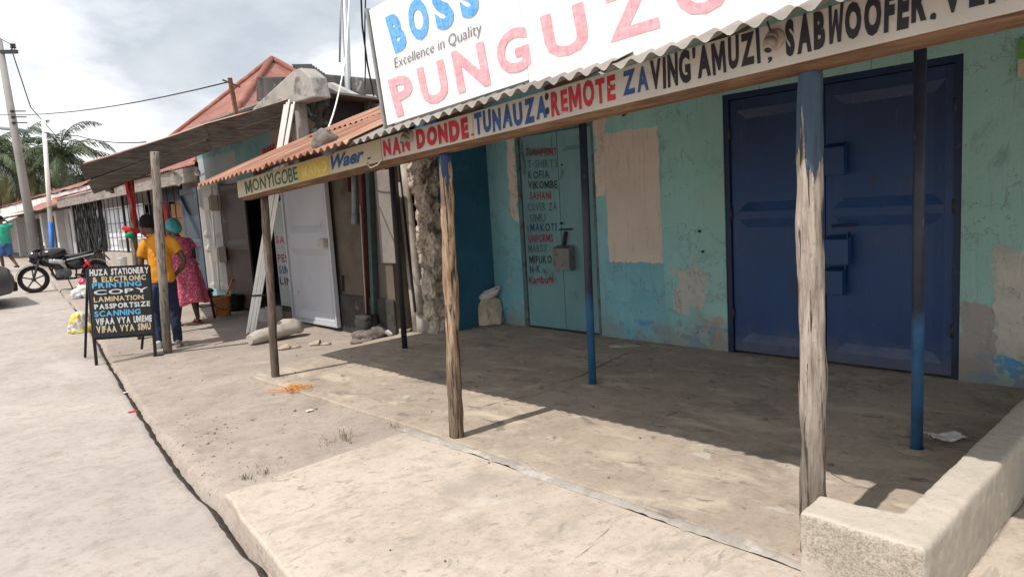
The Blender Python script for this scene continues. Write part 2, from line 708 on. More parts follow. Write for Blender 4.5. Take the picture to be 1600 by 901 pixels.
def facade_mat():
    t = NT('teal facade', .72, 0, .3)
    x, y, z = t.xyz()
    n = t.noise(1.3, 6, .6)
    teal = t.ramp(n, (.3, (.255, .51, .48)), (.7, (.335, .60, .565)))
    blue = t.ramp(n, (.3, (.185, .43, .475)), (.7, (.255, .52, .56)))
    green = t.ramp(n, (.3, (.255, .45, .41)), (.7, (.325, .525, .48)))
    wob = t.mul(t.math('SUBTRACT', t.noise(2.4, 5, .6), .5), 1.3)
    yy = t.math('ADD', y, wob)
    cc = t.mix(t.mr(yy, 4.2, 4.9), teal, blue)
    cc = t.mix(t.mr(yy, 3.9, 3.1), cc, green)
    # bluer coat low on the wall
    zz = t.math('ADD', z, wob)
    cc = t.mix(t.mul(t.mr(zz, 1.3, .35), .75, t.mr(y, 3.4, 4.4)), cc, (.15, .385, .46))
    # streaks of old paint
    st = t.noise(9, 6, .7, t.vec((1, 1, .12)))
    cc = t.mix(t.mul(t.mr(st, .56, .72), .4), cc, (.40, .52, .47))
    st2 = t.noise(3.6, 7, .68, t.vec((1, 1, .5)), .6)
    cc = t.mix(t.mul(t.mr(st2, .58, .70), .65), cc, (.15, .28, .265))
    plaster = t.ramp(t.noise(2.5, 6, .6), (.3, (.58, .50, .425)), (.7, (.70, .62, .54)))
    big = t.box(y, 3.99, 4.66, z, .80, 2.11, .008, .018, 7)
    low = t.box(y, 3.97, 4.70, z, -.1, .82, .01, .03, 5)
    cc = t.mix(low, cc, t.ramp(t.noise(3, 6, .6), (.3, (.14, .375, .45)), (.7, (.215, .48, .54))))
    cc = t.mix(big, cc, plaster)
    jamb = t.box(y, 6.00, 6.13, z, 1.25, 2.3, .01, .05, 6)
    cc = t.mix(jamb, cc, plaster)
    jamb2 = t.box(y, 4.64, 4.80, z, 1.5, 2.42, .01, .06, 6)
    cc = t.mix(jamb2, cc, plaster)
    # right end: bare pale plaster low down, grey repair by the door frame
    rp = t.box(y, .5, 1.26, z, .22, .95, .012, .11, 5)
    cc = t.mix(rp, cc, t.ramp(t.noise(4, 7, .7), (.3, (.34, .38, .345)), (.55, (.52, .50, .44)), (.75, (.58, .53, .46))))
    gr = t.box(y, 1.26, 1.48, z, -.1, .55, .01, .07, 6)
    cc = t.mix(gr, cc, (.33, .31, .285))
    gr2 = t.box(y, 3.34, 3.5, z, -.1, .3, .03, .07, 6)
    cc = t.mix(gr2, cc, (.37, .35, .32))
    gr3 = t.box(y, 3.5, 3.85, z, .35, .72, .012, .12, 5)
    cc = t.mix(gr3, cc, (.46, .47, .43))
    # remains of a light blue skirting
    sk = t.mul(t.mr(z, .24, .19), t.mr(t.noise(3.2, 6, .7), .50, .52))
    cc = t.mix(sk, cc, (.10, .29, .50))
    # chips
    ch = t.noise(17, 7, .72)
    chips = t.mul(t.mr(ch, .625, .635), t.mr(t.noise(1.6, 4, .6), .45, .58))
    chips = t.mul(chips, t.math('SUBTRACT', 1.0, big))
    cc = t.mix(chips, cc, (.44, .41, .36))
    ch2 = t.noise(7, 8, .7)
    flake = t.mul(t.math('SUBTRACT', 1.0, big), t.mr(ch2, .615, .622), t.mr(t.math('ADD', z, wob), 1.1, .2))
    cc = t.mix(flake, cc, (.40, .40, .33))
    # repair line round the big door
    cr = t.math('ABSOLUTE', t.math('SUBTRACT', t.noise(1.7, 7, .7), .5))
    cc = t.mix(t.mul(t.mr(cr, .007, .002), t.mr(t.noise(2.1, 3, .5), .46, .54), .7, t.math('SUBTRACT', 1.0, big)), cc, (.14, .17, .155))
    cc = t.mix(.5, cc, t.ramp(t.noise(60, 4, .7), (.3, (.74, .74, .74)), (.5, (1, 1, 1))), 'MULTIPLY')
    grime = t.noise(26, 7, .72, t.vec((1, 1, .10)))
    cc = t.mix(t.mul(t.mr(grime, .54, .66), t.mr(t.noise(1.1, 4, .6), .42, .6), .45), cc, (.17, .20, .18))
    dirt = t.mul(t.mr(zz, .34, .0), .65)
    cc = t.mix(dirt, cc, (.25, .225, .19))
    t.col(cc)
    h = t.math('SUBTRACT', t.mul(n, .8), t.math('ADD', t.math('ADD', big, rp), t.math('ADD', chips, flake)))
    h = t.math('ADD', h, t.math('ADD', t.mul(t.noise(60, 4, .7), .25), t.mul(t.noise(7, 5, .6), .6)))
    t.bump(h, .008, .6)


facade_mat()
mott('dark blue wall', (.030, .118, .185), .7, 1.3, 1.6, 40, ((.10, .22, .25), .60, .74, 3), .004, .8)
def blue_steel():
    t = NT('blue steel', .45, 0, .35)
    x, y, z = t.xyz()
    n = t.noise(2.2, 6, .65)
    cc = t.ramp(n, (.3, (.010, .042, .132)), (.7, (.018, .066, .19)))
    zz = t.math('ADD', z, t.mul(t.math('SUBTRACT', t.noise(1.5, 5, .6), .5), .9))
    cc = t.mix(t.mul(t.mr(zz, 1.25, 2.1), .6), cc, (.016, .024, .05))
    ru = t.noise(5, 7, .7, t.vec((1, 1, .4)))
    cc = t.mix(t.mul(t.mr(ru, .60, .70), .5), cc, (.05, .036, .028))
    sc_ = t.noise(60, 5, .75, t.vec((1, .5, .08)))
    cc = t.mix(t.mul(t.mr(sc_, .60, .68), .35), cc, (.06, .10, .19))
    du = t.math('ADD', z, t.mul(t.math('SUBTRACT', t.noise(6, 6, .7), .5), .5))
    cc = t.mix(t.mul(t.mr(du, .32, .0), .45), cc, (.17, .155, .14))
    sp = t.noise(48, 3, .6)
    cc = t.mix(t.mul(t.mr(sp, .70, .72), .6), cc, (.20, .20, .20))
    t.col(cc)
    t.rough(t.mr(n, .3, .7, .36, .58))
    t.bump(t.math('ADD', t.noise(1.8, 4, .5), t.mul(ru, .3)), .02, .35)


blue_steel()
worn('blue steel frame', (.009, .022, .062), (.10, .08, .065), .62, .72, 7.0, .5, 0, .2)
worn('teal steel', (.13, .27, .285), (.07, .10, .105), .58, .72, 4.0, .5, 0, .2, .002, (1, 1, .5))
worn('teal steel frame', (.085, .155, .15), (.10, .075, .06), .50, .60, 9.0, .6, 0, .25)
worn('lock steel', (.17, .18, .18), (.22, .11, .08), .52, .64, 14.0, .55, .3)
plain('black metal', (.03, .03, .032), .5, .5)
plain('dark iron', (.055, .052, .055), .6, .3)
worn('red paint', (.42, .024, .038), (.50, .40, .35), .62, .68, 26, .6, 0, .3, 0)
plain('dark red paint', (.25, .022, .05), .6)
worn('dark blue paint', (.028, .075, .21), (.42, .40, .37), .63, .69, 26, .6, 0, .35, 0)
plain('green paint', (.035, .115, .05), .6, 0, .3, .35, 30)
worn('black paint', (.024, .022, .030), (.40, .37, .33), .64, .70, 26, .6, 0, .3, 0)
plain('navy letter', (.03, .06, .16), .6)
plain('dull green letter', (.06, .13, .10), .6)
plain('white paint', (.72, .72, .70), .55, 0, .3, .06)


def fade_mat(name, a, b, s=60):
    t = NT(name, .5, 0, .3)
    v = t.vec((1, 1, .22))
    v2 = t.vec((1, .22, 1))
    k = t.mul(t.math('ADD', t.noise(s, 3, .7, v), t.noise(s, 3, .7, v2)), .5)
    t.col(t.ramp(k, (.38, a), (.62, b)))


fade_mat('faded pink letter', (.80, .27, .31), (.88, .47, .50))
fade_mat('faded blue letter', (.06, .28, .68), (.20, .48, .85), 80)


def board_mat(name, c, dirt=(.34, .29, .23)):
    t = NT(name, .6, 0, .3)
    x, y, z = t.xyz()
    n = t.noise(2.2, 7, .65, t.vec((1, 1, 2)))
    cc = t.ramp(n, (.3, sc3(c, .82)), (.6, c), (.8, sc3(c, 1.08)))
    q = t.noise(14, 7, .7, t.vec((1, 1, .5)))
    cc = t.mix(t.mul(t.mr(q, .6, .72), .55), cc, dirt)
    q2 = t.noise(5, 7, .7, t.vec((1, 1, .3)))
    cc = t.mix(t.mul(t.mr(q2, .58, .74), .4), cc, dirt)
    t.col(cc)
    t.bump(n, .002, .4)


board_mat('sign cream', (.53, .495, .44))
board_mat('sign old cream', (.50, .44, .32))
board_mat('sign yellow', (.62, .45, .075), (.45, .34, .12))
board_mat('billboard white', (.90, .90, .90), (.72, .70, .68))


def wood_mat(name, c1, c2, crack=.5, paint=None, zpaint=None, base_dark=True):
    t = NT(name, .85, 0, .2)
    x, y, z = t.xyz()
    v = t.vec((1, 1, .10))
    g = t.noise(46, 7, .7, v, .15)
    g2 = t.noise(9, 5, .6, t.vec((1, 1, .25)))
    cc = t.ramp(g, (.3, sc3(c1, .5)), (.45, c1), (.68, c2))
    cc = t.mix(.7, cc, t.ramp(g2, (.3, (.62, .58, .54)), (.55, (1, 1, 1))), 'MULTIPLY')
    k = t.mr(t.noise(55, 4, .6, t.vec((1, 1, .05)), .12), .42, .37)
    cc = t.mix(t.mul(k, crack), cc, (.035, .028, .022))
    h = t.math('SUBTRACT', g, t.mul(k, 1.2))
    if base_dark:
        zb = t.math('ADD', z, t.mul(t.math('SUBTRACT', t.noise(7, 4, .6, t.vec((1, 1, .3))), .5), .5))
        cc = t.mix(t.mul(t.mr(zb, .80, .30), .62), cc, (.075, .06, .048))
    if paint:
        zz = t.math('ADD', z, t.mul(t.math('SUBTRACT', t.noise(24, 5, .7, t.vec((1, 1, .10))), .5), .85))
        k2 = t.mr(zz, zpaint-.006, zpaint+.006)
        cc = t.mix(k2, cc, t.ramp(t.noise(6, 5, .6), (.3, sc3(paint, .7)), (.7, paint)))
        h = t.math('ADD', t.mul(h, t.math('SUBTRACT', 1.0, t.mul(k2, .8))), t.mul(k2, .7))
    ck = t.mr(t.noise(70, 3, .6, t.vec((1, 1, .30)), 1.2), .40, .35)
    cc = t.mix(t.mul(ck, crack, .45), cc, (.10, .085, .07))
    t.col(cc)
    t.bump(h, .010, .8)


wood_mat('post pale wood', (.30, .255, .215), (.50, .445, .385), .9, (.06, .092, .135), 1.58)
wood_mat('post brown wood', (.30, .20, .13), (.50, .39, .29), .9, (.035, .07, .16), 1.63)
wood_mat('post grey wood', (.165, .13, .105), (.26, .215, .18), .5)
wood_mat('post pole grey', (.25, .215, .185), (.37, .33, .29), .4)


def hwood(name, c1, c2, axis=1, crack=.4):
    sc = [1, 1, 1]
    sc[axis] = .06
    t = NT(name, .85, 0, .2)
    g = t.noise(45, 6, .65, t.vec(sc), .4)
    g2 = t.noise(3.5, 5, .6)
    cc = t.ramp(g, (.3, sc3(c1, .55)), (.48, c1), (.7, c2))
    cc = t.mix(.7, cc, t.ramp(g2, (.3, (.55, .52, .5)), (.6, (1, 1, 1))), 'MULTIPLY')
    t.col(cc)
    t.bump(g, .006, .6)


hwood('beam wood', (.15, .082, .047), (.27, .155, .088))
hwood('rafter wood', (.16, .115, .08), (.24, .18, .13), 0)
hwood('grey plank', (.070, .055, .045), (.125, .102, .086), 0)
hwood('grey plank along', (.10, .08, .066), (.17, .14, .12), 1)


def pole_mat():
    t = NT('blue pole paint', .45, .1, .4)
    x, y, z = t.xyz()
    n = t.noise(8, 6, .65)
    zz = t.math('ADD', z, t.mul(t.math('SUBTRACT', t.noise(5, 4, .6), .5), .5))
    top = t.ramp(n, (.3, (.022, .028, .045)), (.7, (.036, .046, .075)))
    bot = t.ramp(n, (.3, (.03, .10, .22)), (.7, (.05, .16, .32)))
    cc = t.mix(t.mr(zz, .80, .58), top, bot)
    cc = t.mix(t.mr(t.noise(22, 7, .7, t.vec((1, 1, .3))), .62, .68), cc, (.15, .10, .075))
    t.col(cc)


pole_mat()
plain('dark pole', (.035, .034, .038), .55, .2)


def rust_mat(name, c1, c2, c3, metal=.0, streak=(.25, 1, 1), rough=.7):
    t = NT(name, rough, metal, .3)
    a = t.noise(1.3, 7, .65, t.vec(streak), .3)
    b = t.noise(9, 6, .7, t.vec((streak[0]*.6, streak[1], 1)))
    cc = t.ramp(a, (.32, c1), (.5, c2), (.68, c3))
    cc = t.mix(.6, cc, t.ramp(b, (.3, (.6, .55, .5)), (.55, (1, 1, 1)), (.8, (1, 1, 1))), 'MULTIPLY')
    t.col(cc)
    t.bump(b, .003, .4)


rust_mat('rusty sheet', (.13, .056, .036), (.27, .13, .082), (.46, .31, .22), 0, (.16, 2.6, 1))
rust_mat('grey sheet', (.14, .127, .113), (.235, .22, .20), (.34, .32, .30))
rust_mat('red roof sheet', (.185, .072, .054), (.25, .105, .08), (.29, .15, .125), 0, (1, .3, 1))
rust_mat('far rust roof', (.19, .07, .05), (.28, .105, .075), (.36, .22, .18), 0, (.3, 1, 1))
mott('masonry rubble', (.56, .49, .40), .5, 1.35, 9, 60, ((.16, .13, .105), .5, .64, 6), .02, .97, 0, .1)
mott('mud plaster', (.125, .104, .084), .62, 1.3, 2.2, 60, ((.055, .05, .045), .52, .72, 1.6), .01, .95)
mott('mud patch', (.235, .215, .20), .8, 1.15, 4, 80, None, .008, .95)
mott('sooty base', (.05, .047, .043), .6, 1.4, 4, 50, ((.16, .14, .12), .58, .7, 6), .012, .95)
mott('grey concrete', (.33, .315, .295), .65, 1.2, 2.5, 45, ((.13, .125, .12), .54, .7, 3), .008, .92)
mott('weathered concrete', (.068, .066, .064), .4, 1.8, 2.0, 30, ((.30, .285, .27), .58, .68, 3.2), .01, .95)
mott('stone', (.165, .148, .135), .5, 1.3, 14, 70, None, .02, .95)
mott('pale stone', (.42, .38, .33), .7, 1.15, 8, 60, None, .01, .95)
mott('whitewash', (.60, .60, .59), .75, 1.08, 1.4, 30, ((.36, .33, .30), .56, .74, 1.2), .004, .9)

# ------------------------------------------------------------------ the ground
rg = random.Random(11)


def frange(a, b, d):
    o = []
    while a < b-1e-6:
        o.append(a)
        a += d
    return o


YS = [-90, -50, -25, -12, -6, -3, -1, 0] + frange(.5, 2.4, .25) + frange(2.4, 14, .05) + frange(14, 24, .2) + frange(24, 60, 2) + [70, 90, 130, 200, 320]


def jag(Y):
    return .022*mnoise.noise(V3((Y*1.2, 3.1, 0))) + .011*mnoise.noise(V3((Y*6.1, 1.3, 0))) + .006*mnoise.noise(V3((Y*19, 7.3, 0)))


def road_z(Y):
    return interp(Y, [7, 12, 16, 20, 26, 40, 80], [-.1, .0, .17, .34, .5, .6, .6]) + .004


DS = [-260, -60, -15, -8.0, -.45, -.10, -.02, 0, .012, .03, .06, .10, .16, .25, .4, .6, .85, 1.2, 1.6, 2.1, 2.7, 3.5, 4.6, 6, 9, 14, 25, 60, 260]
mb = MB()
gv = []
for Y in YS:
    e0 = edge_x(Y) + jag(Y)
    for d in DS:
        X = e0 + d
        if -8 < d < .05:
            z = road_z(Y) - .075
        elif d < 0:
            z = road_z(Y) - .03
        else:
            z = gz(X, Y) + .012*mnoise.noise(V3((X*1.3, Y*1.3, 0))) + .007*mnoise.noise(V3((X*5, Y*5, 2)))
            z -= .05*(1-sstep(.02, .06, d))
            z = min(z, -.014) if (X > 2.4 and Y < 6.6) else z
        gv.append((X, Y, z))
nd = len(DS)
mb.add(gv, [(j*nd+i, j*nd+i+1, (j+1)*nd+i+1, (j+1)*nd+i) for j in range(len(YS)-1) for i in range(nd-1)], True)
struct(mb.build('ground', 'dirt'))

mb = MB()
rv = []
RD = [-7.6, -5, -3, -1.8, -1.0, -.5, -.2, -.05, -.008, 0, 0]
for Y in YS:
    e0 = edge_x(Y)+jag(Y)*1.0
    for k, d in enumerate(RD):
        z = road_z(Y) + (.004*mnoise.noise(V3((e0+d, Y, 5))) if k < len(RD)-1 else -.10)
        if k == len(RD)-2:
            z -= .006
        rv.append((e0+d, Y, z))
nd = len(RD)
mb.add(rv, [(j*nd+i, j*nd+i+1, (j+1)*nd+i+1, (j+1)*nd+i) for j in range(len(YS)-1) for i in range(nd-1)], True)
struct(mb.build('road', 'road concrete'))
# road-edge crack as a dark ribbon: dirt and shade put into one colour
mott('crack shade and dirt', (.040, .034, .030), .6, 1.4, 9, 60, None, .01, .97)
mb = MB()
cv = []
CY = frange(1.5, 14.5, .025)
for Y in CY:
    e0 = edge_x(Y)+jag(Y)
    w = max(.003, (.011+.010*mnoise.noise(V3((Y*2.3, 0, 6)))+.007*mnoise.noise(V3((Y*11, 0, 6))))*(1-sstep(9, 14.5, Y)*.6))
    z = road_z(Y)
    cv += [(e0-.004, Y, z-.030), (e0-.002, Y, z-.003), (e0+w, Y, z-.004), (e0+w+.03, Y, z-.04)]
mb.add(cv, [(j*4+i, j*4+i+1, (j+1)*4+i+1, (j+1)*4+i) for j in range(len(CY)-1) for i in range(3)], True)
struct(mb.build('road_crack', 'crack shade and dirt'))


def slab(name, poly, z0, z1, mat, bevel=.012, sub_e=.12, jit=.008, seed=0):
    """concrete slab with slightly uneven edges"""
    pts = []
    for i, p in enumerate(poly):
        q = poly[(i+1) % len(poly)]
        L = math.hypot(q[0]-p[0], q[1]-p[1])
        k = max(1, int(L/sub_e))
        for j in range(k):
            x, y = lerp(p[0], q[0], j/k), lerp(p[1], q[1], j/k)
            if j:
                x += jit*mnoise.noise(V3((x*4, y*4, seed)))*2
                y += jit*mnoise.noise(V3((x*4, y*4, seed+9)))*2
            pts.append((x, y))
    n = len(pts)
    mb = MB()
    mb.add([(x, y, z0) for x, y in pts]+[(x, y, z1) for x, y in pts],
           [list(range(n, 2*n))]+[(i, (i+1) % n, n+(i+1) % n, n+i) for i in range(n)])
    return mb.build(name, mat, bevel=bevel)


struct(slab('porch_floor', [(2.52, .70), (5.66, .70), (5.66, 7.0), (4.2, 7.0), (2.50, 6.5), (2.56, 3.9)][::1], -.12, 0.0, 'porch concrete', .01))
struct(slab('front_slab', [(.90, .55), (.2, -4), (2.30, -4), (2.47, 1.0), (2.49, 3.86), (1.245, 3.775), (at_z(452, 901, -.004).x, at_z(452, 901, -.004).y)][::1], -.2, -.004, 'slab concrete', .014))
struct(slab('side_apron', [(2.33, -4), (5.66, -4), (5.66, .695), (2.50, .695)], -.2, -.012, 'slab concrete', .01))
mb = MB()
pts = []
for i in range(320):
    Y = lerp(.72, 3.90, i/319)
    c = 2.50 + .02*mnoise.noise(V3((Y*1.5, 0, 4)))
    w1 = max(.004, .034+.035*mnoise.noise(V3((Y*4, 1, 4)))+.016*mnoise.noise(V3((Y*17, 1, 4))))
    w2 = max(.004, .034+.04*mnoise.noise(V3((Y*3, 7, 4)))+.018*mnoise.noise(V3((Y*17, 7, 4))))
    pts.append((c-w1, c+w2, Y))
mb.add([(a, Y, -.002) for a, b, Y in pts]+[((a+b)/2, Y, .0055+.003*mnoise.noise(V3((Y*9, 0, 0)))) for a, b, Y in pts]+[(b, Y, .0012) for a, b, Y in pts],
       [(k*320+i, (k+1)*320+i, (k+1)*320+i+1, k*320+i+1) for k in (0, 1) for i in range(319)], True)
struct(mb.build('mortar_joint', 'mortar'))

# hairline cracks and a joint in the concrete
def crack(pxs, w, z, seed):
    pts = [at_z(px, py, z) for px, py in pxs]
    L, R_ = [], []
    path = []
    for i in range(len(pts)-1):
        n_ = max(4, int((pts[i+1]-pts[i]).length/.025))
        for k in range(n_):
            path.append(pts[i].lerp(pts[i+1], k/n_))
    path.append(pts[-1])
    mb = MB()
    vs = []
    for i, p in enumerate(path):
        d = (path[min(i+1, len(path)-1)]-path[max(0, i-1)]).normalized()
        s_ = V3((-d.y, d.x, 0))
        o = s_*(.018*mnoise.noise(V3((i*.23, seed, 0)))+.008*mnoise.noise(V3((i*.8, seed, 0))))
        ww = w*max(.12, .6+.9*mnoise.noise(V3((i*.3, seed, 5))))*min(1, i/6+.1, (len(path)-1-i)/6+.1)
        vs += [p+o-s_*ww, p+o+s_*ww]
    mb.add(vs, [(2*i, 2*i+2, 2*i+3, 2*i+1) for i in range(len(path)-1)])
    return struct(mb.build('floor_crack', 'crack shade and dirt'))


crack([(862, 600), (905, 588), (948, 566), (978, 552), (1020, 545), (1042, 538)], .007, .003, 1)
crack([(975, 800), (952, 822), (930, 848), (884, 884)], .0011, .0, 2)
crack([(726, 641), (770, 630), (826, 618), (880, 604)], .0045, .003, 3)
crack([(1385, 770), (1320, 752), (1245, 700), (1190, 690)], .002, .003, 4)

# low L-shaped kerb wall on the right
mb = MB()
LW = [(2.36, .70), (5.64, .70), (5.64, .845), (2.585, .845), (2.575, 1.13), (2.375, 1.12)]
n = len(LW)
mb.add([(x, y, -.1) for x, y in LW]+[(x, y, .275) for x, y in LW], [list(range(n, 2*n)), list(range(n))[::-1]]+[(i, (i+1) % n, n+(i+1) % n, n+i) for i in range(n)])
mb = remesh(mb, .012, 4)
for i, p in enumerate(mb.v):
    p = V3(p)
    d = V3((mnoise.noise(p*5), mnoise.noise(p*5+V3((9, 0, 0))), mnoise.noise(p*5+V3((0, 9, 0)))))*.003
    d += V3((mnoise.noise(p*21), mnoise.noise(p*21+V3((9, 0, 0))), mnoise.noise(p*21+V3((0, 9, 0)))))*.003
    mb.v[i] = tuple(p+d)
o = mb.build('low_wall', 'low wall plaster', origin=(2.4, .8, 0))
tag(o, 'low plastered L-shaped wall bounding the porch on the right', 'low wall')
mb = MB()
mb.box(3.86, 5.62, .05, .692, -.05, .24)
o = mb.build('concrete_step', 'low wall plaster', bevel=.02, origin=(4.6, .4, 0))
tag(o, 'short concrete step block on the outer side of the low wall', 'step')

# ------------------------------------------------------------------ the shop
FX = 5.65
shop = thing('shop_building', 'turquoise plastered shop with a big blue steel double door and a painted list', 'shop', (FX, 3.5, 0))
BY0, BY1, BZ = 1.47, 3.31, 2.29
TY0, TY1, TZ = 4.80, 5.99, 2.27
mb = MB()
for a, b, z0, z1 in [(-3, BY0, -.1, 3.4), (BY0, BY1, BZ, 3.4), (BY1, TY0, -.1, 3.4), (TY0, TY1, TZ, 3.4), (TY1, 6.5, -.1, 3.4)]:
    mb.box(FX, FX+.22, a, b, z0, z1)
mb.build('wall', 'teal facade', shop)
mb = MB()
mb.box(4.95, FX+.22, 6.5, 6.98, -.1, 2.75)
mb.build('side_wall', 'dark blue wall', shop, label='dark blue painted side wall of the porch')
mb = MB()
mb.box(FX+.22, 11, -3, -2.8, -.1, 3.4)
mb.box(FX+.22, 11, 6.5, 6.7, -.1, 3.2)
mb.box(10.8, 11, -2.8, 6.5, -.1, 3.2)
mb.build('rear_wall', 'whitewash', shop)
mb = MB()
mb.slabq((5.3, -3.2, 3.42), (8.4, -3.2, 4.2), (8.4, 7.0, 4.2), (5.3, 7.0, 3.42), .04)
mb.slabq((8.4, -3.2, 4.2), (11.3, -3.2, 3.42), (11.3, 7.0, 3.42), (8.4, 7.0, 4.2), .04)
mb.build('roof', 'rusty sheet', shop)


def leaf(mb, y0, y1, z0, z1, x, panels, inset=.075, depth=.022):
    """pressed steel door leaf facing -X with sunken panels"""
    cols = [z0] + [q for p in panels for q in p] + [z1]
    # border strips
    ys0, ys1 = y0+.06, y1-.06
    mb.box(x, x+.03, y0, ys0, z0, z1)
    mb.box(x, x+.03, ys1, y1, z0, z1)
    prev = z0
    for a, b in panels:
        mb.box(x, x+.03, ys0, ys1, prev, a)
        A = [(x, ys0, a), (x, ys1, a), (x, ys1, b), (x, ys0, b)]
        B = [(x+depth, ys0+inset, a+inset), (x+depth, ys1-inset, a+inset), (x+depth, ys1-inset, b-inset), (x+depth, ys0+inset, b-inset)]
        mb.add(A+B, [(0, 1, 5, 4), (1, 2, 6, 5), (2, 3, 7, 6), (3, 0, 4, 7), (4, 5, 6, 7)])
        prev = b
    mb.box(x, x+.03, ys0, ys1, prev, z1)


bd = MB()
for a, b, c, d in [(BY0, BY0+.05, 0.0, BZ), (BY1-.05, BY1, 0.0, BZ), (BY0+.05, BY1-.05, BZ-.05, BZ)]:
    bd.box(FX+.012, FX+.10, a, b, c, d)
bdoor = bd.build('blue_double_door', 'blue steel frame', shop, label='large dark blue steel double door')
ym = 2.43
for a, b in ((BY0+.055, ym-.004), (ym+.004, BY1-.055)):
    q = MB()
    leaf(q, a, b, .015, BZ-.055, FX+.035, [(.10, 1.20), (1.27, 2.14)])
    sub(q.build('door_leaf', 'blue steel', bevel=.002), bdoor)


q = MB()
for yy in (BY0+.05, BY1-.05):
    for zz_ in (.35, 1.25, 1.95):
        q = MB()
        q.tube([(FX+.02, yy, zz_-.05), (FX+.02, yy, zz_+.05)], .013, 10)
        sub(q.build('hinge', 'dark iron'), bdoor)


def lockbox(name, px0, px1, py0, py1, mat, parent, X=5.60, deep=.07):
    a, b = at_x(px0, py1, X), at_x(px1, py0, X)
    q = MB()
    y0, y1 = min(a.y, b.y), max(a.y, b.y)
    z0, z1 = min(a.z, b.z), max(a.z, b.z)
    q.add([(X, y0, z0), (X, y1, z0), (X, y1, z1-.03), (X, y0, z1-.03), (X+deep, y0, z0), (X+deep, y1, z0), (X+deep, y1, z1), (X+deep, y0, z1)],
          [(0, 1, 2, 3), (3, 2, 6, 7), (0, 4, 5, 1), (1, 5, 6, 2), (4, 0, 3, 7)])
    o = q.build(name, mat, bevel=.004)
    sub(o, parent)
    return o


lockbox('lock_box', 1288, 1318, 222, 275, 'blue steel', bdoor)
lockbox('lock_box', 1288, 1325, 368, 413, 'blue steel', bdoor)
lockbox('lock_box', 1288, 1316, 418, 460, 'blue steel', bdoor)
q = MB()
q.tube([at_x(1300, 353, 5.63), at_x(1338, 351, 5.63)], .010, 8)
q.bar(at_x(1326, 362, 5.64), at_x(1322, 420, 5.64), .012, .05, (1, 0, 0))
sub(q.build('bolt', 'blue steel frame'), bdoor)

td = MB()
for a, b, c, d in [(TY0, TY0+.045, 0.0, TZ), (TY1-.045, TY1, 0.0, TZ), (TY0+.045, TY1-.045, TZ-.045, TZ)]:
    td.box(FX+.010, FX+.09, a, b, c, d)
tdoor = td.build('teal_double_door', 'teal steel frame', shop, label='faded teal steel double door with a painted list of goods')
tm = at_x(880, 400, FX+.04).y
for a, b in ((TY0+.05, tm-.004), (tm+.004, TY1-.05)):
    q = MB()
    leaf(q, a, b, .015, TZ-.05, FX+.03, [(2.0, 2.2)], .05, .02)
    sub(q.build('door_leaf', 'teal steel', bevel=.002), tdoor)
TXT = [('TUNAPRINT', 58, 185, 155, 'dark red paint'), ('T-SHIRTS', 65, 188, 203, 'dull green letter'), ('KOFIA', 68, 155, 248, 'navy letter'),
       ('VIKOMBE', 68, 188, 290, 'black paint'), ('SAHANI', 76, 162, 334, 'dark red paint'), ('COVER ZA', 66, 186, 381, 'dull green letter'),
       ('SIMU', 75, 140, 427, 'dull green letter'), ('MAKOTI', 76, 184, 466, 'navy letter'), ('UNIFORMS', 68, 170, 512, 'dark red paint'),
       ('MABOX', 68, 147, 553, 'dull green letter'), ('MIFUKO', 72, 165, 599, 'black paint'), ('N-K', 75, 118, 640, 'navy letter'),
       ('Karibuni', 71, 172, 683, 'dark red paint')]
lx = FX+.0275
for w_, x0, x1, yc, mt in TXT:
    x0, x1, yc = 800+x0/2.65, 800+x1/2.65, 180+yc/2.65
    h = 5.9
    O = at_x(x0, yc+h, lx)
    E = at_x(x1, yc+h-1.1, lx)
    T = at_x(x0, yc-h, lx)
    W = V3((0, 0, T.z-O.z))
    U = V3((0, E.y-O.y, E.z-O.z))
    q = MB()
    word(q, w_, O, U, W, .022 if mt != 'dull green letter' else .012, .13, .03, whole=(w_ == 'Karibuni'))
    if w_ in ('Karibuni', 'SIMU'):
        q.bar(O-W*.18+U*.1, O-W*.22+U, .001, .006, (1, 0, 0))
    sub(q.build('lettering', mt), tdoor)
lockbox('lock_box', 865, 888, 384, 422, 'lock steel', tdoor, 5.58, .09)
q = MB()
q.tube([at_x(874, 359, 5.66), at_x(894, 358, 5.66)], .009, 8)
q.bar(at_x(884, 362, 5.655), at_x(881, 384, 5.655), .02, .05, (1, 0, 0))
q.ball(at_x(877, 349, 5.66), .016)
sub(q.build('hasp', 'dark iron'), tdoor)
# small electric box high on the wall, nails and a cable hook
q = MB()
c = at_x(974, 165, 5.60)
q.box(5.60, FX, c.y-.05, c.y+.05, c.z-.02, c.z+.14)
q.box(5.585, FX, c.y-.075, c.y+.03, c.z-.045, c.z-.02)
q.tube([(5.62, c.y, c.z-.045), (5.615, c.y+.0, c.z-.07), (5.61, c.y+.02, c.z-.10)], [.03, .025, .01], 10)
q.build('electric_box', 'dark iron', shop)
q = MB()
rn = random.Random(5)
for px, py in [(1093, 361), (1098, 393), (878, 258), (1180, 90)]:
    p = at_x(px, py, FX-.004)
    q.ball(p, .014 if px > 1080 else .01)
    q.build('nail', 'dark iron', shop)
    q = MB()
q.tube([at_x(1213, 110, 5.62), at_x(1208, 127, 5.60), at_x(1200, 121, 5.62)], .003, 6)
q.build('hook', 'dark iron', shop)
q = MB()
q.tube([at_x(1186, 112, 5.63), at_x(1186, 140, 5.63)], .002, 6)
q.build('hook', 'dark iron', shop)
q = MB()
q.tube([at_x(1362, 77, 5.63), at_x(1361, 108, 5.63)], .002, 6)
q.build('hook', 'dark iron', shop)
q = MB()
q.tube([at_x(740, 212, 5.62), at_x(757, 235, 5.6), at_x(750, 250, 5.6), at_x(735, 247, 5.62)], .006, 6)
q.build('hook', 'dark iron', shop)
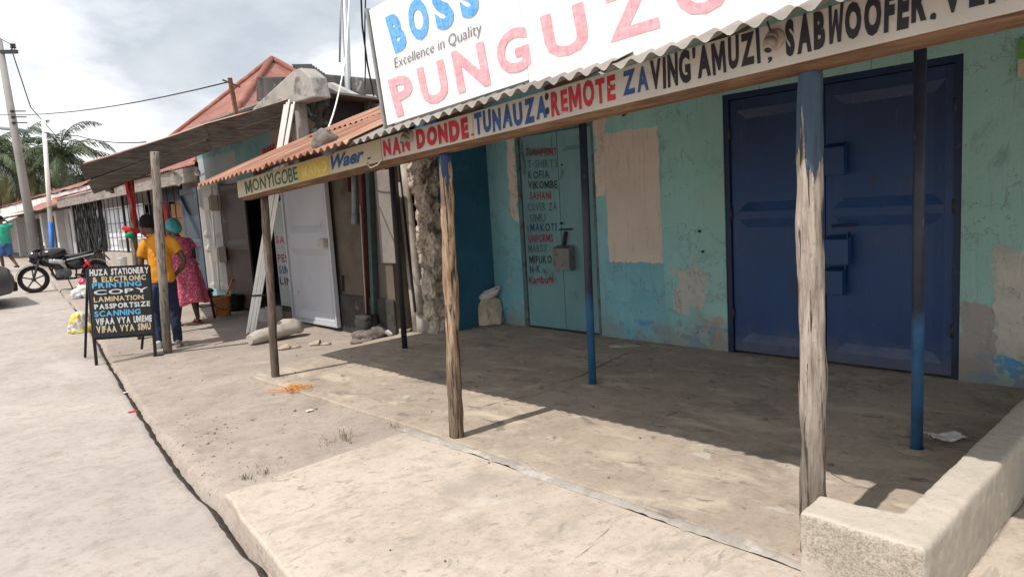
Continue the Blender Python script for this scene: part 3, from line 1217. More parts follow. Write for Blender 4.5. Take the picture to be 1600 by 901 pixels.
a, b = at_x(1591, 62, 5.62), at_x(1591, 122, 5.62)
q = MB()
q.box(5.625, 5.645, a.y-.35, a.y, b.z, at_x(1591, 93, 5.62).z)
q.box(5.6235, 5.645, a.y-.35, a.y, at_x(1591, 93, 5.62).z, a.z, 1)
plain('poster green', (.14, .36, .07), .5)
plain('poster cream', (.52, .46, .35), .6)
tag(q.build('wall_poster', ['poster cream', 'poster green'], origin=(5.64, a.y-.17, b.z)), 'green and cream notice on the wall at the right edge', 'poster')

# ------------------------------------------------------------------ porch canopy
can = thing('porch_canopy', 'low corrugated sheet canopy over the shop porch, rusty at its left end', 'canopy', (4, 3, 0))
EX = 2.29


def eave_z(Y):
    return interp(Y, [-3, 1.1, 2.28, 3.6, 4.78, 6.75], [2.195, 2.012, 1.952, 1.895, 1.845, 1.785])


def corr(mb, y0, y1, x0, x1, zf, slope, pitch=.095, amp=.014, nx=8, per=8, lift=0.0, sag=.0):
    ny = int((y1-y0)/pitch*per)

    def fn(u, v):
        Y = lerp(y0, y1, v)
        X = lerp(x0, x1, u) + .012*mnoise.noise(V3((math.floor(Y/.76)*3.3, 0, 0)))
        z = zf(Y) + (X-EX)*slope + amp*math.sin(2*math.pi*Y/pitch) + lift
        z += .02*mnoise.noise(V3((X*1.2, Y*.9, 3))) + .006*mnoise.noise(V3((X*4, Y*4, 3)))
        return (X, Y, z)
    mb.grid(fn, nx, ny)


q = MB()
corr(q, -2.9, 1.9, EX, 5.62, eave_z, .40)
corr(q, 1.82, 4.0, EX+.01, 5.62, eave_z, .40, lift=.012)
q.build('roof_sheet', 'grey sheet', can)
q = MB()
corr(q, 3.92, 5.25, EX-.01, 5.6, eave_z, .40, lift=.03)
corr(q, 5.15, 6.78, EX+.02, 5.6, eave_z, .40, lift=.016)
corr(q, 3.7, 6.4, 3.25, 5.6, eave_z, .36, lift=.075)
q.build('roof_sheet', 'rusty sheet', can, label='rusty orange corrugated roof sheets')
q = MB()


def fb_bot(Y):
    return interp(Y, [0, 1.19, 2.52, 3.9, 6.4], [1.955, 1.915, 1.845, 1.79, 1.665])


for a, b in ((-.5, 3.0), (3.0, 6.35)):
    q.bar((2.585, a, fb_bot(a)+.02), (2.585, b, fb_bot(b)+.02), .075, .10)
q.build('eave_beam', 'beam wood', can, bevel=.004)
for i in range(9):
    Y = -1.2+i*.93
    q = MB()
    q.bar((2.63, Y, eave_z(Y)+(2.63-EX)*.40-.05), (5.64, Y, eave_z(Y)+(5.64-EX)*.40-.05), .05, .08)
    q.build('rafter', 'rafter wood', can)
for X in (3.3, 4.3, 5.3):
    q = MB()
    q.bar((X, -2.5, eave_z(-2.5)+(X-EX)*.40-.025), (X, 6.7, eave_z(6.7)+(X-EX)*.40-.035), .045, .03)
    q.build('purlin', 'rafter wood', can)

def footing(o, x, y, z0, r):
    """low ragged cement collar where the post meets the floor"""
    mb = MB()
    vs = []
    n = 26
    for k, (rr_, h) in enumerate(((1.0, .012), (1.6, .009), (2.4, .004), (3.0, -.006))):
        for j in range(n):
            th = 2*math.pi*j/n
            f = 1+.35*mnoise.noise(V3((math.cos(th)*1.6+x*7, math.sin(th)*1.6, y*3)))*(k > 0)
            vs.append((rr_*r*f*math.cos(th), rr_*r*f*math.sin(th), h+.012*(z0 < -.015)))
    mb.add(vs, [(k*n+j, (k+1)*n+j, (k+1)*n+(j+1) % n, k*n+(j+1) % n) for k in range(3) for j in range(n)], True)
    c = mb.build('footing', 'porch concrete')
    c.parent = o


# posts
def post(name, x, y, z0, z1, r, mat, label, cat, lean=(0, 0), jit=.16, n=22, k=26, group=None, wob=.008, taper=.93, fib=.05):
    mb = MB()
    path, rad = [], []
    for i in range(k+1):
        t = i/k
        z = lerp(z0, z1, t)
        path.append((x+lean[0]*t+wob*mnoise.noise(V3((z*1.6, x*9, 1))), y+lean[1]*t+wob*mnoise.noise(V3((z*1.6, y*9, 8))), z))
        rad.append(r*lerp(1.03, taper, t)*(1+.05*mnoise.noise(V3((z*2.3, y, 5)))))
    mb.tube(path, rad, n, None, True, jit, True, 0, x*3+y, fib)
    o = mb.build(name, mat, origin=(x, y, z0))
    footing(o, x, y, z0, r)
    return tag(o, label, cat, group)


post('wooden_post', 2.61, 1.17, -.01, fb_bot(1.17)-.03, .047, 'post pale wood', 'pale cracked wooden post with blue painted top, in front of the blue door', 'post', (0, 0), .2, 60, 70, fib=.05)
post('wooden_post', 2.61, 3.47, -.01, fb_bot(3.4)-.03, .043, 'post brown wood', 'split brown wooden post with a dark blue painted top', 'post', (-.01, -.1), .24, 60, 70, fib=.07)
post('wooden_post', 2.63, 6.22, -.05, fb_bot(6.1)-.03, .037, 'post grey wood', 'thin dark grey wooden post at the left end of the porch canopy', 'post', (0, -.16), .12)


def mpole(x, y, z0, z1, r, mat, label, lean=(0, 0)):
    mb = MB()
    mb.tube([(x, y, z0), (x+lean[0], y+lean[1], z1)], r, 14)
    o = mb.build('metal_pole', mat, origin=(x, y, z0))
    footing(o, x, y, z0, r*1.2)
    return tag(o, label, 'pole')


mpole(4.07, 3.58, 0, eave_z(3.5)+(4.07-EX)*.40-.03, .031, 'blue pole paint', 'blue metal pole in front of the teal door', (-.02, -.05))
mpole(4.03, 1.24, 0, eave_z(1.2)+(4.03-EX)*.40-.03, .030, 'blue pole paint', 'dark metal pole with blue foot in front of the right blue door leaf')
mpole(4.05, 6.18, 0, eave_z(6.1)+(4.05-EX)*.40-.03, .030, 'dark pole', 'thin black metal pole beside the broken wall end', (-.02, -.05))

# ------------------------------------------------------------------ fascia sign boards
GX = 2.535


def fb_top(Y):
    return interp(Y, [0, 1.25, 2.52, 3.9, 6.4], [2.135, 2.068, 1.995, 1.938, 1.82])


def fboard(name, y0, y1, mat, label, dz0=0.0, dz1=0.0, mats=None):
    """y0 > y1: the board runs from its left (far) end to its right end"""
    a = [(GX, y0, fb_bot(y0)+dz0), (GX, y1, fb_bot(y1)), (GX, y1, fb_top(y1)-.004), (GX, y0, fb_top(y0)-.004+dz1)]
    mb = MB()
    mb.hexa([(GX+.016, y, z) for _, y, z in a], a)
    o = mb.build(name, mat, bevel=.003, origin=(GX, (y0+y1)/2, fb_bot((y0+y1)/2)))
    return tag(o, label, 'sign')


def py_bot(px):
    return 208+(px-740)*(8-208)/(1563-740)


def fword(parent, s, px0, px1, mat, lo=.16, hi=.86, bold=.045, whole=False, shear=0.0, gap=.12, jit=.05):
    ya, yb = at_x(px0, py_bot(px0), GX).y, at_x(px1, py_bot(px1), GX).y
    X = GX-.0022
    O = V3((X, ya, lerp(fb_bot(ya), fb_top(ya), lo)))
    E = V3((X, yb, lerp(fb_bot(yb), fb_top(yb), lo)))
    W = V3((0, 0, (fb_top((ya+yb)/2)-fb_bot((ya+yb)/2))*(hi-lo)))
    mb = MB()
    word(mb, s, O, E-O, W, bold, gap, jit, shear, whole)
    o = mb.build('lettering', mat, origin=tuple(parent.location))
    o.parent = parent
    o.location = (0, 0, 0)
    return o


yA, yB, yC = at_x(372, 305, GX).y, at_x(597, 250, GX).y, at_x(739.5, 208, GX).y
s1 = fboard('sign_board', yA, yB+.004, 'sign old cream', 'old cream board with green and blue hand lettering and a yellow panel')
s2 = fboard('sign_board', yB-.004, yC+.002, 'sign cream', 'cream board with red lettering NAN DONDE under the eave')
s3 = fboard('sign_board', yC-.002, -.4, 'sign cream', 'long cream board with blue, red and black lettering TUNAUZA REMOTE')
fword(s1, 'MONYIGOBE', 384, 466, 'green paint', .12, .84, .012, gap=.09)
ya, yb = at_x(466, 285, GX).y, at_x(515, 272, GX).y
q = MB()
X = GX-.0012
q.add([(X, ya, fb_bot(ya)+.006), (X, yb, fb_bot(yb)+.006), (X, yb, fb_top(yb)-.02), (X, ya, fb_top(ya)-.03)], [(0, 1, 2, 3)])
o = q.build('yellow_panel', 'sign yellow', origin=tuple(s1.location))
o.parent = s1
o.location = (0, 0, 0)
plain('faded yellow letter', (.66, .54, .22), .6)
fword(s1, 'WANO', 472, 511, 'faded yellow letter', .2, .72, .03)
fword(s1, 'Waer', 518, 570, 'dark blue paint', .18, .84, .035, True, .35)
fword(s1, ',', 574, 580, 'dark blue paint', .2, .3, .04, True)
fword(s2, 'NAN', 600, 641, 'red paint', .14, .82, .06)
fword(s2, 'DONDE.', 652, 741, 'red paint', .10, .87, .07)
fword(s3, 'TUNAUZA', 743, 855, 'dark blue paint', .09, .87, .055)
fword(s3, ':', 853, 859, 'black paint', .2, .9, .03, True)
fword(s3, 'REMOTE', 862, 962, 'red paint', .10, .87, .045)
fword(s3, 'ZA', 974, 1014, 'dark blue paint', .12, .84, .04)
fword(s3, "VING'AMUZI", 1017, 1189, 'black paint', .08, .88, .05)
fword(s3, ",", 1200, 1207, 'black paint', .02, .16, .03, True)
fword(s3, 'SABWOOFER,', 1229, 1462, 'black paint', .08, .88, .06)
fword(s3, 'VERI', 1470, 1600, 'black paint', .12, .86, .045)

# bulb holders screwed to the boards
mott('old plastic', (.33, .27, .215), .7, 1.2, 20, 80, None, .001, .5)


def holder(px, py, label):
    p = at_x(px, py, GX-.003)
    root = thing('lamp_holder', label, 'lamp holder', tuple(p))
    q = MB()
    q.lathe([(0, -.016), (.028, -.016), (.036, -.010), (.038, 0)], p, 22, 'x')
    q.build('base_plate', 'old plastic', root)
    q = MB()
    d = V3((-.55, -.06, -.83))
    q.tube([p+V3((-.012, 0, .012)), p+V3((-.030, 0, .0)), p+V3((-.040, 0, -.012))], [.02, .022, .021], 16)
    q.tube([p+V3((-.036, 0, -.006)), p+V3((-.036, 0, -.006))+d*.028, p+V3((-.036, 0, -.006))+d*.029, p+V3((-.036, 0, -.006))+d*.046], [.0225, .0215, .0185, .018], 18)
    e = p+V3((-.036, 0, -.006))+d*.0465
    q.build('socket', 'old plastic', root)
    q = MB()
    q.tube([e-d*.004, e+d*.0006], .013, 14)
    q.build('socket_mouth', 'black metal', root)
    q = MB()
    q.tube([p+V3((-.012, .01, .03)), p+V3((-.012, .018, .05)), p+V3((-.006, .03, .085))], .004, 6)
    q.build('cable', 'dark iron', root)


holder(1211, 62, 'brown bulb holder without a bulb between VING\'AMUZI and SABWOOFER')
holder(640, 212, 'small bulb holder without a bulb on the NAN DONDE board')
q = MB()
q.tube([(GX-.004, at_x(598, 248, GX).y, 1.80), (GX-.02, at_x(594, 254, GX).y, 1.765), (GX-.02, at_x(583, 260, GX).y, 1.752), (GX-.005, at_x(573, 256, GX).y, 1.79)], .004, 6)
tag(q.build('cable', 'white paint', origin=(GX, 3.95, 1.77)), 'short loop of white cable below the blue word on the old board', 'cable')

# ------------------------------------------------------------------ billboard on the eave
bO = at_x(605, 196, 2.40)
bT = at_y(562, 14, bO.y)
bV = (bT-bO)
bV = bV*.5+V3((0, 0, bV.z))*.5
bE = at_x(1180, 12, 2.43)
bU = (bE-bO)
bN = bU.cross(bV).normalized()
if bN.x > 0:
    bN = -bN


def bb(px, py):
    d = ray(px, py)
    t = (bO-CAMP).dot(bN)/d.dot(bN)
    return CAMP+d*t


def bb_uv(px, py):
    p = bb(px, py)-bO
    a, b, c = bU.dot(bU), bU.dot(bV), bV.dot(bV)
    x, y = p.dot(bU), p.dot(bV)
    D = a*c-b*b
    return (x*c-y*b)/D, (y*a-x*b)/D


plain('grey pipe trim', (.33, .33, .33), .4, .6)
bill = thing('billboard', 'big white sign board with faded pink and blue lettering standing on the canopy eave', 'billboard', tuple(bO+bU*.5))
us = bb_uv(827, 128)[0]
UL = 2.0


def bpanel(u0, u1, v0, v1, off, label=None):
    A = [bO+bU*u+bV*v+bN*off for u, v in ((u0, v0), (u1, v0), (u1, v1), (u0, v1))]
    q = MB()
    q.hexa([p-bN*.006 for p in A], A)
    return q.build('panel', 'billboard white', bill, bevel=.001, label=label)


bpanel(.0, us-.001, 0, 1.0, 0)
bpanel(us+.001, UL, -.06, 1.02, .002)
q = MB()
for u in (.004, us*.98, 1.2, 1.95):
    q.bar(bO+bU*u+bV*-.04-bN*.025, bO+bU*u+bV*1.0-bN*.025, .03, .03)
for v in (.1, .9):
    q.bar(bO+bV*v-bN*.045, bO+bU*UL+bV*v-bN*.045, .03, .03)
q.build('frame', 'grey concrete', bill)


q = MB()
q.bar(bO+bU*-.006+bV*-.03, bO+bU*-.006+bV*1.02, .012, .03)
q.build('edge_trim', 'grey pipe trim', bill)


def bword(s, bl, br, tl, mat, bold=.03, whole=False, shear=0.0, off=.004, name='lettering', jit=.0):
    A, B, C = [bO+bU*a+bV*b for a, b in (bb_uv(*bl), bb_uv(*br), bb_uv(*tl))]
    q = MB()
    word(q, s, A+bN*off, B-A, C-A, bold, .1, jit, shear, whole)
    return q.build(name, mat, bill)


PK, BL = 'faded pink letter', 'faded blue letter'
bword('P', (621, 183), (655, 172), (606, 126), PK, .035, True)
bword('U', (663, 167), (705, 154), (651, 108), PK, .035, True)
bword('N', (717, 146), (768, 132), (705, 82), PK, .035, True)
bword('G', (782, 122), (832, 105), (772, 57), PK, .035, True)
bword('U', (857, 96), (925, 76), (844, 27), PK, .035, True)
bword('Z', (954, 67), (1037, 42), (938, -8), PK, .035, True)
bword('O', (1062, 34), (1150, 8), (1046, -46), PK, .035, True)
bword('B', (618, 84), (639, 74), (602, 28), BL, .06, True)
bword('O', (645, 68), (675, 56), (634, 6), BL, .055, True)
bword('S', (685, 51), (713, 39), (672, -14), BL, .055, True)
bword('S', (724, 33), (752, 20), (711, -32), BL, .055, True)
plain('script grey', (.22, .22, .23), .6)
bword('Excellence in Quality', (619, 112), (757, 57), (614, 92), 'script grey', .0, True, .25)

# ------------------------------------------------------------------ broken wall end left of the porch
bw = thing('broken_wall', 'crumbling masonry wall end with exposed rubble at the left side of the porch', 'wall', (4.9, 6.78, 0))


def rubble(mb, cx, cy, hx, hy, z0, z1, nz=46, n=40, seed=0, amp=.05):
    vs = []
    for i in range(nz+1):
        z = lerp(z0, z1, i/nz)
        for j in range(n):
            th = 2*math.pi*j/n
            c, s = math.cos(th), math.sin(th)
            k = 1/max(abs(c), abs(s))
            k = min(k, 1.28)
            x, y = cx+hx*c*k, cy+hy*s*k
            p = V3((x*6, y*6, z*6+seed))
            d = amp*mnoise.noise(p*.55)+amp*.8*mnoise.noise(p*1.5)+amp*.45*mnoise.noise(p*3.5)
            d += -amp*.7*abs(mnoise.noise(p*1.1))+amp*.5*mnoise.noise(p*7.5)+amp*.35*mnoise.noise(p*15)
            vs.append((x+c*d, y+s*d*1.3, z+.02*mnoise.noise(p)))
    fs = [(i*n+j, i*n+(j+1) % n, (i+1)*n+(j+1) % n, (i+1)*n+j) for i in range(nz) for j in range(n)]
    fs.append([nz*n+j for j in range(n)])
    mb.add(vs, fs, True)


q = MB()
rubble(q, 4.90, 6.735, .14, .165, -.08, 2.05, 120, 96, amp=.062)
q.build('rubble_core', 'masonry rubble', bw)
q = MB()
for i, (yy, w) in enumerate(((7.04, .06), (6.935, .055))):
    path = [(4.74, yy-.10*(1-t), lerp(.22 if i else -.05, 2.0, t)) for t in (0, .2, .4, .6, .8, 1)]
    q.tube(path, [(w*.8, .05)]*6, 10, (0, 1, 0), True, .12)
q.tube([(4.80, 6.86, -.08), (4.78, 6.88, .18), (4.79, 6.90, .32)], [(.12, .09), (.10, .07), (.05, .05)], 14, (0, 1, 0), True, .25)
q.build('plaster_edge', 'pale stone', bw)
q = MB()
q.bar((4.70, 6.885, .25), (4.715, 6.99, 2.0), .022, .03)
q.bar((4.715, 6.835, .33), (4.72, 6.93, 1.5), .012, .02)
q.build('wood_strip', 'dark iron', bw)

# ------------------------------------------------------------------ old mud-plaster shop next door
mud = thing('mud_shop', 'old soot-stained mud plaster shop with an open white metal door', 'shop', (4.6, 8, -.1))
MX = 4.52
q = MB()
q.box(MX, MX+.2, 7.02, 9.5, -.2, 2.42)
q.box(MX+.2, 7.0, 7.02, 7.2, -.2, 2.42)
q.build('wall', 'mud plaster', mud)
q = MB()
q.box(MX-.035, MX-.003, 7.02, 8.35, -.2, .42)
q.build('plinth', 'sooty base', mud, bevel=.02)
q = MB()
a, b = at_x(584, 268, MX-.02), at_x(622, 412, MX-.02)
q.box(MX-.022, MX-.002, b.y, a.y, b.z, a.z)
q.build('plaster_patch', 'mud patch', mud, bevel=.012, label='lighter grey plaster patch')
plain('grey pipe', (.20, .25, .28), .5)
plain('dark red board', (.11, .035, .035), .7)
plain('dark green wood', (.045, .075, .07), .7)
q = MB()
q.tube([at_x(553, 262, MX-.06), at_x(554, 335, MX-.06)], .034, 12)
q.tube([at_x(554, 335, MX-.06), at_x(554, 350, MX-.06)], .042, 12)
q.build('drain_pipe', 'grey pipe', mud)
q = MB()
for px, w, mt in ((577, .075, 0), (564, .045, 1)):
    q.bar(at_x(px, 262, MX-.045), at_x(px+10, 505, MX-.045), .07, w, (1, 0, 0), mt)
q.bar(at_x(546, 262, MX-.02), at_x(549, 300, MX-.02), .03, .10, (1, 0, 0), 1)
q.build('wall_post', ['dark green wood', 'dark red board'], mud)
q = MB()
q.tube([at_x(563, 320, MX-.08), at_x(568, 420, MX-.085), at_x(573, 500, MX-.09)], .009, 7)
q.build('thin_pipe', 'pale stone', mud)
q = MB()
q.bar(at_x(536, 430, MX-.01), at_x(537, 455, MX-.01), .02, .05, (1, 0, 0))
q.build('iron_hook', 'dark iron', mud)
q = MB()
for y0, y1, l, x0 in ((6.95, 8.0, 0, 4.35), (7.9, 8.95, .02, 4.35), (6.95, 9.0, .05, 5.4), (8.2, 9.1, .08, 5.0)):
    ny = int((y1-y0)/.095*8)

    def fn(u, v, y0=y0, y1=y1, l=l, x0=x0):
        Y = lerp(y0, y1, v)
        X = lerp(x0, 7.2, u)
        return (X, Y, 2.40+(X-4.35)*.20+l+.013*math.sin(Y*66)+.03*mnoise.noise(V3((X*2, Y*2, 1))))
    q.grid(fn, 6, ny)
q.build('roof', 'rusty sheet', mud)
q = MB()


def fn(u, v):
    Y = lerp(7.16, 9.05, v)
    X = lerp(3.32, 4.5, u)
    return (X, Y, 2.03+(X-3.32)*.27+.013*math.sin(Y*66)-.02*(Y-7.2))


q.grid(fn, 5, 170)
q.build('added_shade_sheet', 'rusty sheet', mud)  # added overhang, unseen behind the porch canopy, shades the mud wall and white door
plain('white door paint', (.47, .49, .53), .45, 0, .4, .12, 3)
worn('white enamel', (.43, .445, .48), (.26, .23, .21), .62, .72, 3.5, .45, 0, .08)
dl = MB()
for a, b, c, d in ((8.28, 8.32, -.02, 2.02), (9.56, 9.60, -.02, 2.02), (8.32, 9.56, 1.98, 2.02), (8.32, 9.56, -.02, .02)):
    dl.box(4.40, 4.46, a, b, c, d)
ddo = dl.build('white_door', 'white enamel', mud, label='white metal door leaf folded back against the wall', bevel=.004)
q = MB()
leaf(q, 8.322, 9.558, .022, 1.978, 4.425, [(.05, 1.02), (1.24, 1.95)], .10, .04)
sub(q.build('door_panel', 'white enamel', bevel=.003), ddo)
q = MB()
q.box(4.35, 4.42, 8.36, 8.52, 1.05, 1.16)
sub(q.build('lock_case', 'pale stone', bevel=.008), ddo)
# dark interior
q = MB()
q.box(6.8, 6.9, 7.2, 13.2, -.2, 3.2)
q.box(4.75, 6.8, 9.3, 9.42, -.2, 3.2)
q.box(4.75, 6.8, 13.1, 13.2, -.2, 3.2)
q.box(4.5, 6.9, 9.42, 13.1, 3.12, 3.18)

# ------------------------------------------------------------------ gabled shop with the plank canopy
gab = thing('gable_shop', 'old shop with chipped concrete gable and turquoise upper wall under a plank canopy', 'shop', (4.7, 11, 0))
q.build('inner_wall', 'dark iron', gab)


def upper_mat():
    t = NT('teal upper wall', .8, 0, .2)
    x, y, z = t.xyz()
    n = t.noise(1.8, 6, .65)
    cc = t.ramp(n, (.3, (.11, .24, .26)), (.55, (.20, .36, .38)), (.75, (.30, .40, .40)))
    p = t.box(y, 8.95, 10.05, z, 2.1, 2.78, .02, .08, 3)
    cc = t.mix(p, cc, (.40, .30, .235))
    w = t.box(y, 11.5, 13.3, z, 1.9, 2.6, .03, .05, 6)
    cc = t.mix(w, cc, (.36, .40, .41))
    t.col(cc)
    t.bump(n, .01, .5)


upper_mat()
q = MB()
q.box(4.56, 4.74, 9.52, 13.2, 2.08, 3.2)
q.box(4.56, 4.74, 9.52, 9.66, -.1, 2.08)
q.box(4.56, 4.74, 12.05, 13.2, -.1, 2.08)
q.box(4.56, 4.74, 9.0, 9.52, 2.43, 3.2)
q.build('wall', 'teal upper wall', gab)
q = MB()
O, E, T = at_x(412, 262, 4.552), at_x(466, 243, 4.552), at_x(412, 232, 4.552)
word(q, 'PIKIPIKI', O, E-O, V3((0, 0, T.z-O.z)), .05)
q.build('lettering', 'red paint', gab)
q = MB()
q.hexa([(4.40, 8.82, 2.08), (4.555, 8.82, 2.08), (4.555, 9.10, 2.08), (4.40, 9.10, 2.08)][::1], [(4.40, 8.82, 3.24), (4.555, 8.82, 3.24), (4.555, 9.10, 3.24), (4.40, 9.10, 3.24)])
q.build('pilaster', 'grey concrete', gab, bevel=.03, label='chipped concrete corner pilaster')
q = MB()
PX = 4.34
G = [at_x(*p, PX) for p in ((388, 182), (396, 168), (412, 152), (459, 109), (468, 106), (484, 120), (491, 152), (440, 166))]
n = len(G)
q.add(G+[g+V3((.24, 0, 0)) for g in G], [list(range(n))[::-1], [n+i for i in range(n)]]+[(i, (i+1) % n, n+(i+1) % n, n+i) for i in range(n)])
q.build('gable_parapet', 'grey concrete', gab, bevel=.02)
q = MB()
a, b = at_x(466, 103, 4.7), at_x(504, 130, 4.7)


def fn(u, v):
    p = a.lerp(b, v)
    return (p.x-.10+u*.30, p.y, p.z+.02*math.sin(v*60)+.03*u)


q.grid(fn, 3, 60)
q.build('cap_sheet', 'dark iron', gab)
q = MB()
rubble(q, 4.66, 8.68, .09, .13, 1.9, 3.15, 50, 40, 5, .08)
q.build('broken_edge', 'sooty base', gab)
q = MB()
q.slabq((4.5, 8.9, 3.19), (7.0, 8.9, 3.05), (7.0, 13.3, 3.05), (4.5, 13.3, 3.19), .03)
q.build('roof', 'grey sheet', gab)
worn('brown door paint', (.055, .036, .032), (.30, .29, .27), .66, .70, 3.2, .6)
q = MB()
leaf(q, 11.0, 12.0, .02, 2.05, 4.44, [(.08, 1.0), (1.08, 1.98)], .08, .03)
q.build('brown_door', 'brown door paint', gab, label='dark brown metal door leaf')
worn('grey shutter paint', (.30, .285, .275), (.20, .13, .09), .62, .72, 3.0, .6)
dl = MB()
leaf(dl, 12.02, 12.98, .30, 2.12, 4.42, [(.36, .98), (1.02, 1.24), (1.28, 2.06)], .05, .03)
dl.build('grey_shutter', 'grey shutter paint', gab, label='grey metal shutter with folded panels')
mott('meter box', (.44, .41, .36), .85, 1.08, 8, 40, None, .002, .6)
for px, py in ((326, 318), (339, 398)):
    p = at_x(px, py, 4.30)
    q = MB()
    q.box(4.28, 4.41, p.y-.13, p.y+.13, p.z-.13, p.z+.13)
    q.box(4.262, 4.279, p.y-.115, p.y+.115, p.z-.115, p.z+.115)
    q.build('meter_box', 'meter box', gab, bevel=.01)
q = MB()
q.tube([at_x(330, 290, 4.36), at_x(332, 330, 4.36), at_x(336, 385, 4.36), at_x(340, 415, 4.36), at_x(343, 452, 4.36)], .02, 8)
q.tube([at_x(326, 331, 4.34), at_x(330, 350, 4.34), at_x(334, 384, 4.34)], .012, 8)
q.build('cable_conduit', 'white paint', gab)
worn('blue grey steel', (.045, .062, .085), (.10, .11, .12), .6, .7, 3, .5)
q = MB()
leaf(q, 13.22, 14.15, .12, 2.12, 4.48, [(.2, 1.05), (1.12, 2.05)], .06, .02)
q.bar((4.47, 13.3, 1.2), (4.47, 14.08, 2.0), .02, .05, (1, 0, 0))
q.bar((4.47, 13.3, .3), (4.47, 14.08, 1.0), .02, .05, (1, 0, 0))
q.build('steel_door', 'blue grey steel', gab, label='dark blue-grey braced steel door')
q = MB()
q.box(4.30, 4.38, 13.5, 13.65, 1.12, 1.22)
q.build('door_lock', 'meter box', gab)

# notice panel in the doorway
mott('pale green board', (.33, .38, .36), .85, 1.1, 3, 40, None, .001, .6)
nb = thing('notice_board', 'pale green shop notice with red and blue words in the dark doorway', 'notice', (4.6, 10.0, 0))
q = MB()
q.box(4.60, 4.62, 9.72, 10.38, .12, 1.72)
q.build('board', 'pale green board', nb)
for s, z, mt in (('SALE', 1.08, 'red paint'), ('PESA', .80, 'dark red paint'), ('SIMU', .62, 'dark blue paint'), ('LINE', .45, 'black paint')):
    q = MB()
    word(q, s, (4.598, 10.34, z), (0, -.56, 0), (0, 0, .12), .03)
    q.build('lettering', mt, nb)

# plank canopy (lean-to) in front of the gabled shop
pc = thing('plank_canopy', 'dark lean-to canopy edged with two weathered grey planks', 'canopy', (3.2, 10.5, 0))
A0, A1 = V3((1.86, 8.95, 2.17)), V3((4.60, 8.93, 3.11))
q = MB()
for k, (dz, h) in enumerate(((-.085, .165), (-.245, .15))):
    o = V3((0, -.012*k, dz))
    q.bar(A0+o+V3((-.02+.06*k, 0, 0)), (A0+A1)*.5+o+V3((0, 0, .012)), .035, h, (0, 0, 1))
    q.bar((A0+A1)*.5+o+V3((0, .036, .012)), A1+o, .035, h, (0, 0, 1))
q.build('barge_board', 'grey plank', pc, bevel=.006)
q = MB()


def fn(u, v):
    a = A0.lerp(A1, u)
    b = V3((2.9, 12.6, 2.17)).lerp(V3((4.6, 13.0, 3.05)), u)
    p = a.lerp(b, v)
    p.z += .015*math.sin(v*240)+.03*mnoise.noise(p*1.5)+.012
    return p


q.grid(fn, 10, 160)
q.build('roof_sheet', 'rusty sheet', pc)
q = MB()
for v in (.16, .34, .52, .70, .88):
    a = A0.lerp(V3((2.9, 12.6, 2.17)), v)
    b = A1.lerp(V3((4.6, 13.0, 3.05)), v)
    q.bar(a+V3((0, 0, -.09)), b+V3((0, 0, -.09)), .06, .11)
q.build('rafter', 'grey plank', pc)
q = MB()
for u in (.05, .3, .55, .8):
    a = A0.lerp(A1, u)
    b = V3((2.9, 12.6, 2.17)).lerp(V3((4.6, 13.0, 3.05)), u)
    q.bar(a+V3((0, .03, -.16)), b+V3((0, 0, -.16)), .05, .07)
q.build('purlin', 'grey plank along', pc)
q = MB()
p = at_y(170, 287, 11.6)
q.bar(at_y(167, 290, 11.9), at_y(238, 262, 11.0), .04, .14)
q.build('loose_plank', 'grey plank', pc)
plain('white cloth', (.62, .60, .58), .8)
q = MB()
a, b = at_y(266, 258, 9.3), at_y(284, 272, 9.3)


def fn(u, v):
    p = a.lerp(b, u)
    p.z -= .04+.16*math.sin(u*3.1)*v
    p.y += .03*math.sin(v*5+u*7)
    return p


q.grid(fn, 8, 6)
tag(q.build('rag', 'white cloth', origin=tuple(a)), 'torn white rag hanging under the plank canopy', 'rag')

post('wooden_post', 2.47, 8.88, gz(2.47, 8.88)-.02, 2.28, .048, 'post pole grey', 'rough grey pole in front of the man in the orange shirt', 'post', (0, -.40), .14)
RP0, RP1 = V3((2.53, 10.21, gz(2.5, 10.2))), at_y(203, 268, 10.35)
post('wooden_post', RP0.x, RP0.y, RP0.z-.02, RP1.z, .042, 'post grey wood', 'dark pole with a red rag tied round it under the plank canopy', 'post', (RP1.x-RP0.x, RP1.y-RP0.y), .14)
plain('red rag', (.48, .030, .028), .8, 0, .2, .35, 14)
plain('green rag', (.03, .25, .10), .8)
rr = thing('red_rag', 'long red rag with a green tip tied to a canopy pole', 'rag', (2.45, 10.2, 1.3))
q = MB()
c = V3((lerp(RP0.x, RP1.x, .8), lerp(RP0.y, RP1.y, .8), 0))
for k in range(5):
    a0 = k*1.3
    path = [c+V3((.035*math.cos(a0)*(1-.3*t)+.012*math.sin(t*9+k), .035*math.sin(a0), lerp(2.22, 1.42-.06*(k % 2), t))) for t in [i/8 for i in range(9)]]
    q.tube(path, [(.032+.010*math.sin(i+k), .012) for i in range(9)], 8)
q.build('streamer', 'red rag', rr)
q = MB()
q.tube([c+V3((-.16, -.05, 1.47)), c+V3((-.06, -.08, 1.41)), c+V3((.06, -.08, 1.42)), c+V3((.11, -.09, 1.34)), c+V3((.20, -.09, 1.22))], [(.02, .03), (.035, .045), (.035, .045), (.035, .03), (.035, .012)], 10, None, True, .3)
q.build('knot', 'red rag', rr)
q = MB()
q.ball(c+V3((-.09, -.09, 1.36)), .06, .035, .045, lump=.3)
q.build('tip', 'green rag', rr)
